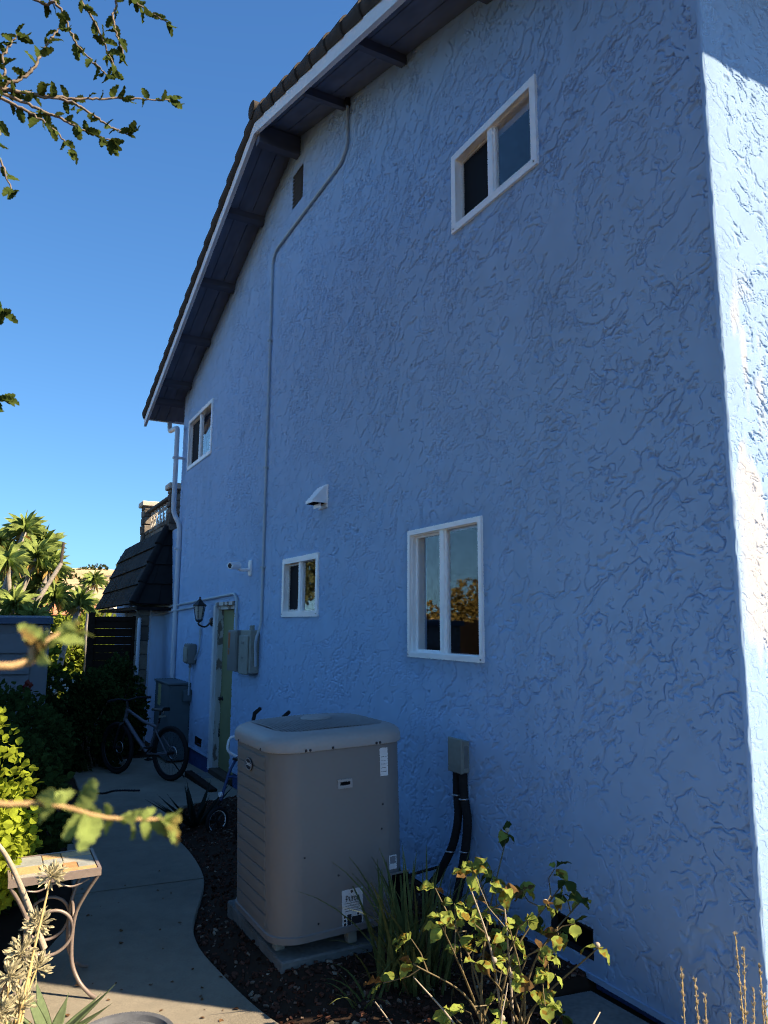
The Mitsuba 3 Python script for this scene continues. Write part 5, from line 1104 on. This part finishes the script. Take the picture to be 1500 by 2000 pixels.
B = [  # twigs against the sky, in the plane roughly two metres ahead
    ([(-.9, 1.95, 3.75), (-.10, 2.2, 3.62), (.036, 2.2, 3.606), (.10, 2.2, 3.50), (.19, 2.2, 3.43)], 12),
    ([(-.9, 1.9, 4.0), (.06, 2.2, 3.75), (.10, 2.2, 3.66), (.16, 2.2, 3.57), (.215, 2.2, 3.455)], 18),
    ([(-.5, 1.9, 4.1), (.14, 2.2, 3.80), (.20, 2.2, 3.62), (.235, 2.2, 3.52)], 9),
    ([(-.5, 2.0, 4.2), (.20, 2.2, 3.80), (.26, 2.2, 3.72), (.36, 2.2, 3.69)], 14),
    ([(-1.2, 2.0, 3.5), (-.25, 2.2, 3.28), (-.08, 2.2, 3.275), (.10, 2.2, 3.315), (.25, 2.2, 3.37), (.385, 2.2, 3.415)], 16),
    ([(-.25, 2.2, 3.28), (-.06, 2.2, 3.28), (.10, 2.2, 3.30), (.21, 2.2, 3.26), (.265, 2.2, 3.255)], 9),
    ([(-.25, 2.2, 3.30), (-.08, 2.2, 3.26), (.06, 2.2, 3.24), (.15, 2.2, 3.22), (.215, 2.2, 3.215)], 12),
    ([(-.25, 2.2, 3.28), (-.06, 2.2, 3.24), (.04, 2.2, 3.205), (.11, 2.2, 3.15)], 8),
    ([(-.10, 2.2, 3.27), (-.02, 2.2, 3.35), (.02, 2.2, 3.46), (.05, 2.2, 3.53)], 7),
    ([(-.6, 2.1, 3.3), (-.13, 2.2, 3.30), (-.09, 2.2, 3.38), (-.06, 2.2, 3.46)], 12),
    ([(-.6, 2.1, 3.2), (-.13, 2.2, 3.20), (-.085, 2.2, 3.08), (-.035, 2.2, 2.97)], 7),
    ([(-.6, 2.1, 2.9), (-.14, 2.2, 2.66), (-.075, 2.2, 2.60), (-.028, 2.2, 2.60)], 10),
    ([(-.6, 2.1, 2.6), (-.12, 2.2, 2.40), (-.06, 2.2, 2.34), (-.015, 2.2, 2.355)], 9)]
for pts, n in B: oak_branch(pts, int(n * 1.9), .041, .0058, .0020)
# two twigs close to the camera
oak_branch([(-.7, .40, 1.72), (-.20, .52, 1.67), (.0, .55, 1.636), (.046, .56, 1.628), (.084, .57, 1.613), (.124, .575, 1.606)], 26, .0195, .0026, .0013, 'near_leaf', 'twig_tan', .56, 5)
oak_branch([(-.7, .40, 1.80), (-.20, .50, 1.74), (.002, .53, 1.722), (.028, .54, 1.733), (.043, .545, 1.742)], 11, .020, .0036, .0018, 'near_leaf', 'twig_tan', .70, 3)
for pts, r in (([(-1.95, 1.4, 3.3), (-1.5, 1.7, 3.6), (-1.2, 2.0, 3.5), (-.9, 1.92, 3.9), (-.5, 2.0, 4.15)], .05), ([(-2.1, 1.3, 2.2), (-1.4, 1.8, 2.5), (-.6, 2.1, 2.9), (-.6, 2.1, 3.2)], .035), ([(-2.15, 1.25, 1.5), (-1.4, .7, 1.9), (-.7, .40, 1.80), (-.7, .40, 1.72)], .02)):
    c = bezier(pts, 8); put(OK + '__limb', tube(c, np.linspace(r, r * .3, len(c)), 8), 'bark', 60)
cr = [foliage(np.array(c), np.array(r), n, .075, SMALL, rg, .36, 1.8, .2) for c, r, n in (((-2.6, 2.2, 5.0), (2.3, 2.6, 1.1), 15000), ((-3.0, 0.2, 4.2), (1.8, 1.8, 1.0), 8000), ((-2.4, 5.6, 5.6), (2.1, 2.2, 1.0), 11000))]
put(OK + '__crown', cat(cr), 'oak_leaf', kind='stuff')

names = {}
for k in list(labels):
    if '__' not in k: names.setdefault(k.rstrip('0123456789').rstrip('_') if k[-3:].isdigit() else k, []).append(k)
for base, ks in names.items():
    if len(ks) > 1 and labels[ks[0]].get('category'):
        for k in ks: labels[k].setdefault('group', base.replace('_', ' ') + 's of the garden')
